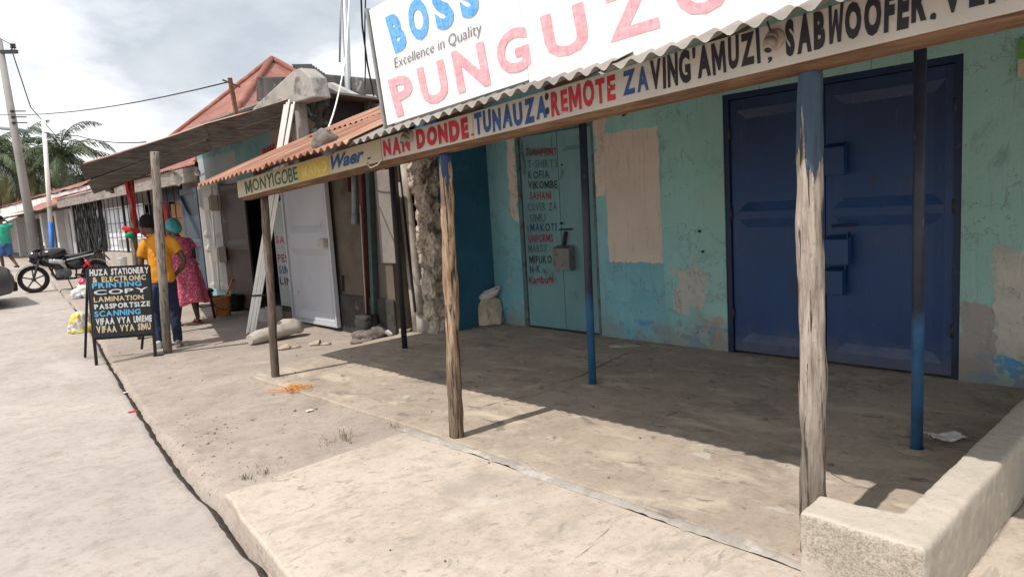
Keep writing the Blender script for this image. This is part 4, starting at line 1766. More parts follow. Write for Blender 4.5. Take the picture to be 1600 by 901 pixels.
# little bulbs under the canopy
plain('bulb glass', (.75, .76, .78), .15, 0, .6, .03)
for px, py, Y in ((308, 266, 11.6),):
    p = at_y(px, py, Y)
    r_ = thing('light_bulb', 'unlit white bulb hanging under the plank canopy', 'bulb', tuple(p))
    q = MB()
    q.lathe([(0, -.09), (.035, -.08), (.05, -.05), (.045, -.02), (.025, .02), (.022, .05)], p, 14)
    q.build('glass', 'bulb glass', r_)
    q = MB()
    q.lathe([(.024, .05), (.027, .055), (.027, .12), (.008, .14)], p, 12)
    q.tube([p+V3((0, 0, .13)), p+V3((.02, .02, .35))], .006, 6)
    q.build('socket', 'black metal', r_)

# bundle of white profiles leaning on the canopy
pv = thing('profile_bundle', 'bundle of long white plastic profiles leaning against the plank canopy', 'pipe bundle', (3.62, 9.2, -.06))
b0, b1 = V3((3.62, 9.22, -.05)), V3((4.28, 8.78, 2.93))
plain('white plastic', (.80, .79, .76), .45, 0, .4, .08)
for k in range(5):
    o = V3((.024, -.022, 0))*(k-2)*.78
    q = MB()
    q.bar(b0+o+V3((0, 0, .02*(k % 2))), b1+o*1.25+V3((0, 0, .03*(k % 3))), .024, .03, (.6, .7, 0))
    q.build('profile', 'white plastic', pv, bevel=.003)
q = MB()
p = b0.lerp(b1, .17)
q.tube([p+V3((-.10, .07, 0)), p+V3((.08, -.10, 0))], .012, 6)
q.bar(p+V3((-.08, .06, 0)), p+V3((.07, -.07, 0)), .05, .02, (.2, 0, 1))
q.build('strap', 'black metal', pv)

hwood('pale plank', (.27, .235, .205), (.40, .36, .325), 1)
# ------------------------------------------------------------------ mesh-fronted shop further along
ms = thing('mesh_front_shop', 'low shop with black wire mesh front and pale fascia board under red roof', 'shop', (4.8, 18, .2))
q = MB()
q.box(5.3, 5.5, 14.2, 24, 0, 2.5)
q.box(4.6, 5.3, 24.0, 24.15, 0, 2.5)
q.build('wall', 'whitewash', ms)
mott('beige wall', (.40, .36, .31), .8, 1.1, 2, 30, None, .004, .9)
q = MB()
q.box(4.5, 4.66, 14.2, 20.6, -.1, .88)
q.build('low_wall', 'beige wall', ms)
worn('hardboard', (.33, .155, .062), (.22, .10, .05), .58, .7, 2.5, .8)
q = MB()
a, b = at_x(268, 322, 4.72), at_x(303, 402, 4.72)
for i in range(3):
    y0 = lerp(b.y, a.y, i/3)
    y1 = lerp(b.y, a.y, (i+1)/3)
    q.box(4.70, 4.72, y0+.01, y1-.01, b.z, a.z+.02*i)
q.build('hardboard_panel', 'hardboard', ms)
q = MB()
a, b = at_x(255, 320, 4.74), at_x(268, 385, 4.74)
q.box(4.73, 4.75, b.y+.01, a.y, b.z, a.z)
q.build('red_panel', 'red rag', ms)
plain('pale blue sheet', (.68, .70, .74), .6, 0, .3, .1, 2)
q = MB()
a, b = at_x(166, 335, 4.9), at_x(252, 385, 4.9)
for i in range(4):
    y0, y1 = lerp(b.y, a.y, i/4), lerp(b.y, a.y, (i+1)/4)
    q.box(4.64, 4.655, y0+.02, y1-.02, .95, 1.95)
q.build('window_sheet', 'pale blue sheet', ms)
q = MB()
for i in range(5):
    y = lerp(b.y, a.y, i/4)
    q.bar((4.63, y, .92), (4.63, y, 1.98), .03, .04, (1, 0, 0))
for z in (.93, 1.42, 1.97):
    q.bar((4.63, b.y, z), (4.63, a.y, z), .03, .04)
for i in range(22):
    y = lerp(b.y, (a.y+b.y)/2, i/21)
    q.bar((4.615, y, .96), (4.615, y, 1.2), .015, .06, (1, 0, 0))
q.bar((4.615, b.y, 1.2), (4.615, (a.y+b.y)/2, 1.2), .02, .03)
q.build('window_frame', 'white paint', ms)
q = MB()
a, b = at_x(212, 312, 4.78), at_x(268, 324, 4.78)
q.box(4.74, 4.86, b.y, a.y, 1.78, 1.95)
a, b = at_x(256, 300, 4.8), at_x(284, 320, 4.8)
q.box(4.76, 4.78, b.y, a.y, 1.98, 2.25)
q.build('dark_shelf', 'black metal', ms)
q = MB()
Y0, Y1 = 14.2, 20.5
zz0, zz1 = .9, 2.28
k = 0
y = Y0
while y <= Y1+.01:
    q.tube([(4.52, y, zz0), (4.52, y, zz1)], .009, 5, caps=False)
    y += .42
for i in range(5):
    z = lerp(zz0, zz1, i/4)
    q.tube([(4.52, Y0, z), (4.52, Y1, z)], .009, 5, caps=False)
for y in (14.2, 16.3, 18.4, 20.5):
    q.bar((4.53, y, .2), (4.53, y, 2.42), .05, .05)
q.build('wire_mesh', 'black metal', ms)
gtp = MB()
for y in (20.6, 22.0, 23.6):
    gtp.bar((4.5, y, .3), (4.5, y, 2.4), .05, .05)
for i in range(12):
    y = lerp(20.7, 23.5, i/11)
    gtp.tube([(4.5, y, .35), (4.5, y, 2.35)], .012, 5, caps=False)
for i in range(-3, 8):
    for s in (1, -1):
        y0 = 20.7+i*.42
        y1 = y0+1.4
        p0, p1 = (max(20.65, min(23.55, y0)), max(20.65, min(23.55, y1)))
        if p1-p0 > .2:
            z0 = .4+(p0-y0)/1.4*1.9
            z1 = .4+(p1-y0)/1.4*1.9
            if s < 0:
                z0, z1 = 2.7-z0, 2.7-z1
            gtp.tube([(4.48, p0, z0), (4.48, p1, z1)], .012, 5, caps=False)
gtp.box(4.53, 4.55, 20.75, 22.1, .42, 1.78)
gtp.box(4.53, 4.55, 22.7, 23.5, .42, 1.8)
gtp.build('iron_gate', 'black metal', ms, label='black iron gate with diagonal bars')
q = MB()
q.bar((4.19, 12.2, 2.30), (4.19, 18.0, 2.29), .04, .25)
q.bar((4.19, 18.0, 2.29), (4.19, 23.9, 2.28), .04, .25)
q.build('fascia_board', 'pale plank', ms, bevel=.006)
q = MB()


def fn(u, v):
    Y = lerp(13.4, 24.3, v)
    X = lerp(4.12, 7.5, u)
    return (X, Y, 2.44+(X-4.12)*.25+.015*math.sin(Y*50)+.03*mnoise.noise(V3((X, Y, 0))))


q.grid(fn, 4, 340)


def fn(u, v):
    Y = lerp(13.4, 24.3, v)
    X = lerp(7.5, 10.9, u)
    return (X, Y, 3.28-(X-7.5)*.25+.015*math.sin(Y*50))


q.grid(fn, 4, 340)
q.build('roof', 'red roof sheet', ms)

# far whitewashed row with columns
fr = thing('column_shop', 'whitewashed shop row with square columns under a red rusty roof at the far end', 'shop', (5, 32, .5))
q = MB()
for a, b, z0, z1 in [(24.3, 25.2, 0, 2.9), (26.3, 28.2, 0, 2.9), (29.3, 31.2, 0, 2.9), (32.4, 34.6, 0, 2.9), (36, 50, 0, 2.9), (25.2, 26.3, 2.1, 2.9), (28.2, 29.3, 2.1, 2.9), (31.2, 32.4, 2.1, 2.9), (34.6, 36, 2.1, 2.9)]:
    q.box(5.4, 5.6, a, b, z0, z1)
q.build('wall', 'whitewash', fr)
for a, b in ((25.2, 26.3), (28.2, 29.3), (31.2, 32.4), (34.6, 36)):
    q = MB()
    q.box(5.45, 5.5, a, b, .3, 2.1)
    q.build('door', 'dark iron', fr)
for y in (24.6, 27.0, 29.6, 32.4, 35.4, 39):
    q = MB()
    q.box(4.62, 4.86, y, y+.28, .2, 2.25)
    q.build('column', 'whitewash', fr, bevel=.02)
q = MB()
q.bar((4.5, 24.2, 2.2), (4.5, 40, 2.2), .08, .12)
q.build('beam', 'grey plank along', fr)


def sheet(mb, y0, y1, xa, za, xb, zb, seed=0, per=6):
    ny = int((y1-y0)*per)

    def fn(u, v):
        Y = lerp(y0, y1, v)
        return (lerp(xa, xb, u)+.08*mnoise.noise(V3((math.floor(Y*1.2), seed, 0))), Y, lerp(za, zb, u)+.02*math.sin(Y*38)+.05*mnoise.noise(V3((u*2, Y*.8, seed))))
    mb.grid(fn, 4, ny)


q = MB()
sheet(q, 24.2, 33.5, 4.0, 2.2, 5.5, 2.72, 1)
q.build('awning', 'far rust roof', fr)
q = MB()
sheet(q, 33.0, 46, 3.5, 1.75, 5.4, 2.62, 2)
plain('white sheet', (.62, .61, .60), .5, 0, .4, .15, 2)
q.build('awning', 'white sheet', fr, label='white sheet awning')
q = MB()
sheet(q, 24.4, 50, 5.35, 2.95, 8.8, 4.05, 3)
sheet(q, 24.4, 50, 8.8, 4.05, 12.2, 2.95, 4)
q.build('roof', 'red roof sheet', fr)

# house across the end of the street
eh = thing('far_house', 'long low house with a red rusty roof and peeling white wall across the street end', 'house', (6, 58, .6))
q = MB()
q.box(-14, 16, 58, 58.2, .3, at_y(60, 332, 58).z+.2)
q.build('wall', 'whitewash', eh)
q = MB()
z0_, z1_ = at_y(60, 331, 57.4).z, at_y(60, 303, 61.5).z


def fn(u, v):
    return (lerp(-15, 17, v), lerp(57.4, 61.5, u), lerp(z0_, z1_, u)+.03*math.sin(v*500)+.08*mnoise.noise(V3((v*9, u*2, 0))))


q.grid(fn, 4, 400)
q.build('roof', 'far rust roof', eh)
for x in (-4, 2, 6.6, 9.5):
    q = MB()
    q.box(x, x+1.1, 57.95, 58.05, .5, 2.5)
    q.build('door', 'dark iron', eh)

# hipped roof house behind
hp = thing('hip_roof_house', 'house with a tall red-brown hipped roof behind the gabled shop', 'house', (14, 21, .4))
ap = CAMP+ray(425, 94).normalized()*27.0
q = MB()
HS = 4.5
za = 3.0
cs = [V3((ap.x+a*HS, ap.y+b*HS, za)) for a, b in ((-1, -1), (1, -1), (1, 1), (-1, 1))]
for i in range(4):
    a, b = cs[i], cs[(i+1) % 4]

    def fn(u, v, a=a, b=b):
        e = a.lerp(b, u)
        p = e.lerp(ap, v)
        p.z += .0 if v > .99 else .035*abs(math.sin(u*math.pi*26))*(1-v)
        return p
    q.grid(fn, 104, 10, False)
q.build('roof', 'red roof sheet', hp)
q = MB()
for c in cs:
    q.tube([c+V3((0, 0, .05)), ap+V3((0, 0, .05))], .10, 8)
q.build('ridge_cap', 'far rust roof', hp)
q = MB()
q.box(ap.x-HS+.6, ap.x+HS-.6, ap.y-HS+.6, ap.y+HS-.6, 0, za+.25)
q.build('wall', 'whitewash', hp)

# weathered parapets behind the roofs
q = MB()
A = [at_x(*p, 6.6) for p in ((492, 119), (600, 132), (600, 196), (492, 190))]
q.hexa([p+V3((.25, 0, 0)) for p in A], A)
B = [A[0]+V3((-.04, .05, .02)), A[1]+V3((-.04, -.05, .02))]
q.bar(B[0]+V3((.16, 0, -.13)), B[1]+V3((.16, 0, -.13)), .42, .34)
for p in (A[0], A[1]):
    q.box(6.66, 6.84, p.y-.1, p.y+.1, 0, p.z-.5)
tag(q.build('parapet_wall', 'weathered concrete', bevel=.02, origin=(6.7, A[0].y, 0)), 'blackened concrete parapet wall behind the rusty roofs', 'wall')
q = MB()
A = [at_x(*p, 6.0) for p in ((400, 120), (440, 120), (440, 158), (400, 158))]
q.hexa([p+V3((.5, 0, 0)) for p in A], A)
q.box(6.1, 6.4, A[1].y+.1, A[0].y-.1, 0, A[2].z+.02)
tag(q.build('concrete_block', 'weathered concrete', bevel=.03, origin=(6.2, A[0].y, 0)), 'square concrete block standing behind the chipped gable', 'concrete block')
q = MB()
q.bar(at_x(505, 127, 6.2), at_x(597, 172, 5.8), .09, .10)
q.bar(at_x(574, 182, 5.8), at_x(583, 152, 5.8), .16, .16)
q.bar(at_x(583, 168, 5.8), at_x(606, 172, 5.8), .14, .14)
tag(q.build('concrete_lintel', 'grey concrete', bevel=.01, origin=tuple(at_x(560, 160, 5.9))), 'sloping grey concrete lintel with a short upright behind the rusty roof', 'lintel')
q = MB()
a, b, c, d = at_x(541, 196, 4.5), at_x(606, 176, 4.5), at_x(606, 164, 5.2), at_x(549, 183, 5.2)


def fn(u, v):
    p = a.lerp(b, v).lerp(d.lerp(c, v), u)
    p.z += .014*math.sin(v*62)
    return p


q.grid(fn, 3, 80)
r_ = thing('roof_patch', 'small grey corrugated roof piece with a dark edge board beside the billboard', 'roof piece', tuple(a))
q.build('sheet', 'grey sheet', r_)
q = MB()
q.bar(a+V3((.03, 0, -.085)), b+V3((.03, 0, -.085)), .03, .13)
q.build('edge_board', 'dark red board', r_)

# ------------------------------------------------------------------ stones, blocks
def stone(name, c, r, label, mat='stone', seed=1, flat=.6, cat='stone', group=None, rot=0, lump=.5):
    mb = MB()
    mb.ball((0, 0, 0), r[0], r[1], r[2], 22, 14, Matrix.Rotation(rot, 3, 'Z'), 0, lump, seed, 1.6)
    xform(mb, Matrix.Translation(V3(c)))
    return tag(mb.build(name, mat, origin=(c[0], c[1], c[2]-r[2]*.9)), label, cat, group)


_y = 6.7
while at_y(509, 222, _y).z - (eave_z(_y)+(at_y(509, 222, _y).x-EX)*.40+.02) < .07 and _y > 4.5:
    _y -= .02
stone('stone', at_y(509, 222, _y), (.095, .10, .085), 'big grey stone weighing down the rusty roof sheets', seed=3, lump=.28)
stone('stone', (4.25, 7.27, -.02), (.17, .2, .085), 'flat stone at the foot of the mud wall beside the concrete block', seed=5)
stone('stone', (4.62, 7.12, -.02), (.17, .15, .10), 'pale rounded stone by the black pole foot', 'pale stone', seed=8)
stone('stone', (4.46, 7.36, .02), (.14, .15, .08), 'dark stone between the mud wall and the broken wall', seed=12)
q = MB()
c = at_x(590, 500, 4.36)
rubble(q, 4.36, 7.46, .10, .13, -.1, .22, 10, 24, 3, .02)
tag(q.build('concrete_block', 'sooty base', origin=(4.36, 7.46, -.1)), 'squarish sooty block at the foot of the drain pipe', 'block')
q = MB()
path = [(3.30, 8.46, .0), (3.42, 8.48, .01), (3.62, 8.5, .03), (3.80, 8.52, .055), (3.90, 8.5, .06), (4.0, 8.5, .03)]
q.tube(path, [(.07, .06), (.09, .085), (.10, .095), (.11, .11), (.10, .10), (.085, .07)], 18, None, True, .22)
tag(q.build('concrete_lump', 'pale stone', origin=(3.65, 8.5, -.06)), 'long lump of broken concrete lying before the white door', 'concrete lump')
for k, (x, y, w) in enumerate(((4.25, 10.1, .32), (4.25, 9.85, .2))):
    q = MB()
    rubble(q, x, y, .10, w/2, -.05, .14+.05*k, 6, 20, k*7, .015)
    tag(q.build('block', 'grey concrete', origin=(x, y, -.05)), ['grey building block in the doorway behind the white profiles', 'smaller grey block beside the foot of the white door'][k], 'block')

# ------------------------------------------------------------------ easel sign on the roadside
def ground_at(px, py):
    d = ray(px, py).normalized()
    t = .5
    while t < 150:
        p = CAMP+d*t
        if p.z <= gz(p.x, p.y):
            return V3((p.x, p.y, gz(p.x, p.y)))
        t += .01
    return CAMP+d*150


plain('signboard black', (.022, .024, .025), .5, 0, .4, .3, 8)
plain('letter cream', (.60, .50, .32), .6, 0, .3, .12, 30)
plain('letter white', (.66, .66, .66), .6, 0, .3, .12, 30)
plain('letter sky blue', (.13, .42, .68), .6, 0, .3, .15, 30)
sgn = thing('easel_sign', 'black roadside sign board listing stationery services in painted letters', 'sign', (2.04, 8.95, gz(2.04, 8.95)))
sBL, sBR, sTL, sTR = at_y(147, 528, 8.90), at_y(240, 521, 8.86), at_y(137, 420, 9.03), at_y(233, 415, 8.99)
q = MB()
back = V3((.0, .014, 0))
q.hexa([p+back for p in (sBL, sBR, sTR, sTL)], [sBL, sBR, sTR, sTL])
q.build('board', 'signboard black', sgn, bevel=.002)
q = MB()
for b, t, fp in ((sBL, sTL, (151, 571)), (sBR, sTR, (243, 557))):
    g = ground_at(*fp)
    q.bar(g, t+V3((0, .02, 0)), .03, .03, (0, 1, 0))
    q.bar(g+V3((0, .55, .03)), t+V3((0, .03, -.05)), .025, .025, (0, 1, 0))
q.bar(sBL+V3((0, .02, -.01)), sBR+V3((0, .02, -.01)), .025, .03)
q.bar(sTL+V3((0, .02, 0)), sTR+V3((0, .02, 0)), .025, .03)
g = ground_at(243, 557)
q.bar(g+V3((-.02, 0, .01)), g+V3((.08, -.04, .01)), .04, .02)
q.build('frame', 'black metal', sgn)
ROWS = [('HUZA STATIONERY', .02, .985, .06, .095, 'letter white', .045), ('& ELECTRONIC', .06, .93, .165, .08, 'letter cream', .04), ('PRINTING', .04, .85, .25, .078, 'letter sky blue', .035),
        ('COPY', .06, .95, .35, .07, 'letter white', .02), ('LAMINATION', .05, .87, .452, .075, 'letter cream', .03), ('PASSPORTSIZE', .05, .97, .555, .075, 'letter white', .04),
        ('SCANNING', .04, .80, .66, .085, 'letter sky blue', .035), ('VIFAA VYA UMEME', .05, .985, .77, .10, 'letter white', .05), ('VIFAA VYA SIMU', .05, .96, .885, .10, 'letter cream', .05)]
sN = (sBR-sBL).cross(sTL-sBL).normalized()


def sP(u, v):
    return sTL.lerp(sTR, u).lerp(sBL.lerp(sBR, u), v)+sN*.002


for s, u0, u1, v, h, mt, bo in ROWS:
    O, E, T = sP(u0, v+h/2), sP(u1, v+h/2), sP(u0, v-h/2)
    q = MB()
    word(q, s, O, E-O, T-O, bo, .09, .03)
    q.build('lettering', mt, sgn)

# ------------------------------------------------------------------ people
def place(base, f, s):
    a = math.atan2(-f[0], f[1])
    return Matrix.Translation(V3(base)) @ Matrix.Rotation(a, 4, 'Z') @ Matrix.Scale(s, 4)


def hand(mb, w, d, n, s=1.0, curl=.5):
    """palm plus five bent fingers; w wrist, d pointing direction, n palm normal"""
    w, d, n = V3(w), V3(d).normalized(), V3(n).normalized()
    sd = d.cross(n).normalized()
    mb.tube([w, w+d*.03*s, w+d*.085*s], [(.026*s, .017*s), (.036*s, .016*s), (.038*s, .014*s)], 10, tuple(sd))
    for k, (o, L) in enumerate(((-.027, .062), (-.009, .072), (.010, .068), (.027, .052))):
        p = w+d*.08*s+sd*o*s
        dd = (d+n*curl*.3).normalized()
        p1 = p+dd*L*.45*s
        d2 = (d+n*curl*1.3).normalized()
        p2 = p1+d2*L*.35*s
        d3 = (d+n*curl*2.5).normalized()
        mb.tube([p-d*.015*s, p1, p2, p2+d3*L*.28*s], [.0095*s, .009*s, .0085*s, .007*s], 7)
    t0 = w+d*.025*s-sd*.028*s
    t1 = t0+(d*.6-sd*.7+n*.3).normalized()*.04*s
    mb.tube([t0+sd*.015*s, t1, t1+(d+n*.4).normalized()*.035*s], [.013*s, .011*s, .009*s], 7)


def head(mb, c, fdir, r=.1):
    """skull, jaw, nose, ears, neck is separate; fdir = where the face looks"""
    c = V3(c)
    f = V3(fdir).normalized()
    sd = f.cross(V3((0, 0, 1))).normalized()
    M3 = Matrix((sd, f, V3((0, 0, 1)))).transposed()
    mb.ball(c+f*-.008, .075, .092, .105, 18, 12, M3)
    mb.ball(c+f*.03+V3((0, 0, -.055)), .055, .058, .06, 14, 10, M3)
    mb.tube([c+f*.085+V3((0, 0, .012)), c+f*.108+V3((0, 0, -.022)), c+f*.088+V3((0, 0, -.032))], [.009, .016, .014], 8)
    for z, w in ((-.058, .022), (-.07, .02)):
        mb.ball(c+f*.083+V3((0, 0, z)), w, .012, .009, 10, 6, M3)
    for k in (-1, 1):
        mb.ball(c+sd*.076*k+f*-.005+V3((0, 0, -.01)), .012, .022, .032, 10, 8, M3)
        mb.ball(c+sd*.03*k+f*.08+V3((0, 0, .022)), .018, .01, .009, 10, 6, M3)


def eyes(mb, c, fdir):
    c = V3(c)
    f = V3(fdir).normalized()
    sd = f.cross(V3((0, 0, 1))).normalized()
    for k in (-1, 1):
        mb.ball(c+sd*.03*k+f*.086+V3((0, 0, .012)), .009, .009, .006, 8, 6)


plain('dark skin', (.085, .042, .026), .5, 0, .4, .2, 14)
plain('black hair', (.012, .011, .011), .9, 0, .15, .3, 60)
mott('orange cotton', (.56, .235, .022), .72, 1.12, 5, 90, None, .006, .9)
mott('blue denim', (.035, .062, .135), .6, 1.4, 6, 90, None, .006, .9)
mott('dark denim', (.022, .03, .062), .7, 1.3, 6, 90, None, .006, .9)
plain('white shoe', (.55, .55, .56), .6)
plain('grey shoe', (.16, .15, .15), .7)
plain('red sandal', (.42, .03, .035), .6)


def dress_mat():
    t = NT('pink flower cotton', .9, 0, .15)
    v = t.voro(26, 'F1')
    n = t.noise(42, 4, .7)
    cc = t.ramp(n, (.38, (.36, .028, .085)), (.52, (.52, .10, .17)), (.62, (.66, .34, .38)))
    cc = t.mix(t.mr(v, .22, .12), cc, (.26, .012, .05))
    t.col(cc)
    t.bump(t.noise(9, 4, .6), .01, .5)


dress_mat()
mott('teal cloth', (.07, .36, .38), .65, 1.2, 9, 60, None, .008, .9)
mott('green jersey', (.04, .36, .24), .75, 1.15, 5, 60, None, .004, .9)
mott('blue shorts cloth', (.06, .13, .30), .6, 1.4, 9, 60, None, .004, .9)

# --- man in the orange shirt, seen from behind, leaning by the pole
mbase = ground_at(266, 543)
mf = (.30, .95)
man = thing('person', 'person in orange polo shirt and jeans with a hand on the hip behind the sign', 'person', tuple(mbase))
M = place(mbase, mf, .985) @ Matrix.Diagonal((.84, 1, 1, 1))
hd = V3((-.13, .13, 1.56))
fd = V3((-.93, .3, -.12))
b = MB()
head(b, hd, fd)
b.tube([(-.02, .04, 1.36), (-.07, .085, 1.45), hd+V3((.0, -.02, -.02))], [.062, .055, .055], 12)
b.tube([(0, -.01, .86), (0, .0, 1.0), (0, .02, 1.16), (0, .035, 1.30), (0, .04, 1.39)], [(.155, .11), (.14, .10), (.16, .11), (.175, .105), (.10, .07)], 18, (1, 0, 0))
# right arm akimbo
b.tube([(.17, .03, 1.34), (.24, .0, 1.27), (.31, -.05, 1.13), (.335, -.06, 1.08)], [.055, .05, .043, .038], 12)
b.tube([(.335, -.06, 1.08), (.28, -.03, 1.0), (.19, .03, .91)], [.040, .038, .027], 12)
hand(b, (.19, .03, .91), (-.55, .6, -.35), (-.6, -.6, .2), 1.0, .4)
# left arm hanging, hand at the pocket
b.tube([(-.17, .03, 1.34), (-.225, .02, 1.24), (-.25, -.0, 1.09)], [.055, .05, .042], 12)
b.tube([(-.25, -.0, 1.09), (-.235, .02, .98), (-.20, .06, .86)], [.042, .039, .027], 12)
hand(b, (-.20, .06, .86), (.12, .25, -.95), (.9, .2, .2), 1.0, .3)
for s, kn, an in ((1, (.105, .03, .47), (.115, .0, .08)), (-1, (-.13, .17, .50), (-.15, .10, .09))):
    b.tube([(.085*s, 0, .88), kn], [.085, .056], 14)
    b.tube([kn, V3(kn).lerp(V3(an), .35), an], [.056, .056, .036], 14)
    b.tube([V3(an)+V3((0, -.04, -.03)), V3(an)+V3((.0, .05, -.045)), V3(an)+V3((.0, .13, -.06))], [.035, .036, .026], 10)
xform(remesh(b, .0095, 3), M).build('body', 'dark skin', man)
q = MB()
eyes(q, hd, fd)
xform(q, M).build('eyes', 'black hair', man)
b = MB()
b.ball(hd+V3((.016, -.012, .03)), .108, .094, .104, 18, 12)
xform(remesh(b, .012, 3), M).build('hair', 'black hair', man)
b = MB()
b.tube([(0, -.02, .83), (0, -.015, .92), (0, .0, 1.02), (0, .02, 1.16), (0, .035, 1.30), (0, .04, 1.38), (-.005, .055, 1.425)], [(.182, .14), (.178, .135), (.162, .125), (.168, .128), (.178, .12), (.135, .095), (.075, .068)], 20, (1, 0, 0))
b.tube([(.12, .03, 1.345), (.195, .015, 1.30), (.265, -.02, 1.19)], [.078, .074, .072], 14)
b.tube([(-.12, .03, 1.345), (-.185, .025, 1.28), (-.232, .01, 1.155)], [.078, .074, .070], 14)
xform(remesh(b, .012, 4, .009), M).build('polo_shirt', 'orange cotton', man)
q = MB()
q.tube([(-.05+.075*math.cos(a), .06+.07*math.sin(a), 1.425) for a in [i*math.pi/8 for i in range(17)]], [(.012, .02)]*17, 8, (0, 0, 1))
xform(q, M).build('collar', 'orange cotton', man)
b = MB()
b.tube([(0, -.01, .92), (0, -.015, .84), (0, -.01, .76)], [(.165, .125), (.178, .14), (.165, .12)], 18, (1, 0, 0))
b.tube([(.088, -.01, .86), (.108, .025, .48), (.115, .0, .28), (.118, -.005, .07)], [.105, .078, .07, .066], 14)
xform(remesh(b, .012, 3, .009), M).build('jeans', 'dark denim', man)
b = MB()
b.tube([(0, -.01, .925), (-.05, -.012, .82), (-.09, .03, .74), (-.13, .165, .50), (-.14, .155, .38)], [(.12, .115), (.13, .13), (.11, .11), (.09, .09), (.085, .085)], 14, (1, 0, 0))
b.tube([(-.14, .155, .38), (-.15, .11, .09)], [.078, .062], 12)
xform(remesh(b, .012, 3, .009), M).build('jeans', 'blue denim', man)
for ax, ay, mt in ((.117, -.005, 'grey shoe'), (-.15, .10, 'white shoe')):
    b = MB()
    b.tube([(ax, ay-.07, .05), (ax, ay, .06), (ax, ay+.09, .05), (ax, ay+.17, .038), (ax, ay+.20, .03)], [(.04, .045), (.044, .055), (.046, .045), (.045, .032), (.03, .022)], 14, (1, 0, 0))
    b.tube([(ax, ay-.08, .012), (ax, ay+.06, .012), (ax, ay+.205, .012)], [(.042, .014), (.046, .014), (.042, .014)], 14, (1, 0, 0))
    xform(remesh(b, .010, 2), M).build('shoe', mt, man)

# --- woman in the pink dress
wbase = ground_at(297, 506)
wf = (-.12, .99)
wom = thing('person', 'person in pink flowered dress and teal headwrap beside the bucket', 'person', tuple(wbase))
M = place(wbase, wf, .965)
hd = V3((-.035, .15, 1.50))
fd = V3((-.75, .65, -.2))
b = MB()
head(b, hd, fd)
b.tube([(0, .06, 1.30), (-.02, .10, 1.40), hd+V3((.0, -.02, -.03))], [.058, .048, .05], 12)
b.tube([(0, -.02, .86), (0, .0, 1.0), (0, .03, 1.15), (0, .05, 1.26), (0, .06, 1.33)], [(.165, .12), (.13, .10), (.145, .11), (.15, .10), (.08, .06)], 18, (1, 0, 0))
b.tube([(-.145, .06, 1.27), (-.185, .08, 1.15), (-.19, .10, 1.02)], [.046, .043, .037], 12)
b.tube([(-.19, .10, 1.02), (-.18, .17, .90), (-.165, .22, .80)], [.037, .034, .023], 12)
hand(b, (-.165, .22, .80), (.1, .3, -.95), (.9, .1, .1), .95, .7)
b.tube([(.145, .05, 1.27), (.19, .04, 1.14), (.205, .06, 1.0)], [.046, .042, .036], 12)
b.tube([(.205, .06, 1.0), (.17, .16, .92), (.10, .23, .88)], [.036, .032, .023], 12)
hand(b, (.10, .23, .88), (-.8, .4, -.1), (0, -.3, -1), .95, .6)
for s, kn, an in ((1, (.10, .02, .46), (.12, -.03, .075)), (-1, (-.10, .03, .46), (-.16, .02, .075))):
    b.tube([(.085*s, -.01, .86), kn], [.09, .055], 14)
    b.tube([kn, V3(kn).lerp(V3(an), .35), an], [.053, .052, .032], 14)
    b.tube([V3(an)+V3((0, -.045, -.035)), V3(an)+V3((0, .04, -.045)), V3(an)+V3((0, .13, -.055))], [(.03, .028), (.036, .026), (.036, .016)], 10, (1, 0, 0))
xform(remesh(b, .0095, 3), M).build('body', 'dark skin', wom)
q = MB()
eyes(q, hd, fd)
xform(q, M).build('eyes', 'black hair', wom)
b = MB()
b.tube([(0, .068, 1.335), (0, .055, 1.29), (0, .045, 1.2), (0, .03, 1.12), (0, .0, 1.0), (0, -.01, .96)], [(.095, .075), (.165, .115), (.172, .128), (.168, .125), (.148, .118), (.155, .125)], 20, (1, 0, 0))
for s in (1, -1):
    b.tube([(.11*s, .058, 1.29), (.165*s, .065, 1.235), (.195*s, .07, 1.16)], [.07, .068, .072], 14)
xform(remesh(b, .012, 4, .006), M).build('bodice', 'pink flower cotton', wom)
q = MB()


def fn(u, v):
    a = 2*math.pi*u
    z = lerp(1.0, .33, v)
    r = interp(v, [0, .08, .3, .7, 1], [.135, .165, .205, .245, .275])
    fo = 1+(.015+.07*v)*math.cos(a*9+2*math.sin(a*2))+.03*v*math.cos(a*5+1)
    z += .02*v*math.cos(a*4)
    return M @ V3((r*1.08*fo*math.cos(a), -.015-.02*v+r*.92*fo*math.sin(a), z))


q.grid(fn, 96, 18)
q.build('skirt', 'pink flower cotton', wom, solid=.006)
q = MB()


def fn(u, v):
    a = 2*math.pi*u
    r = lerp(.142, .215, v)
    fo = 1+.05*v*math.cos(a*11)
    return M @ V3((r*1.06*fo*math.cos(a), -.005+r*.9*fo*math.sin(a), lerp(1.03, .90, v)))


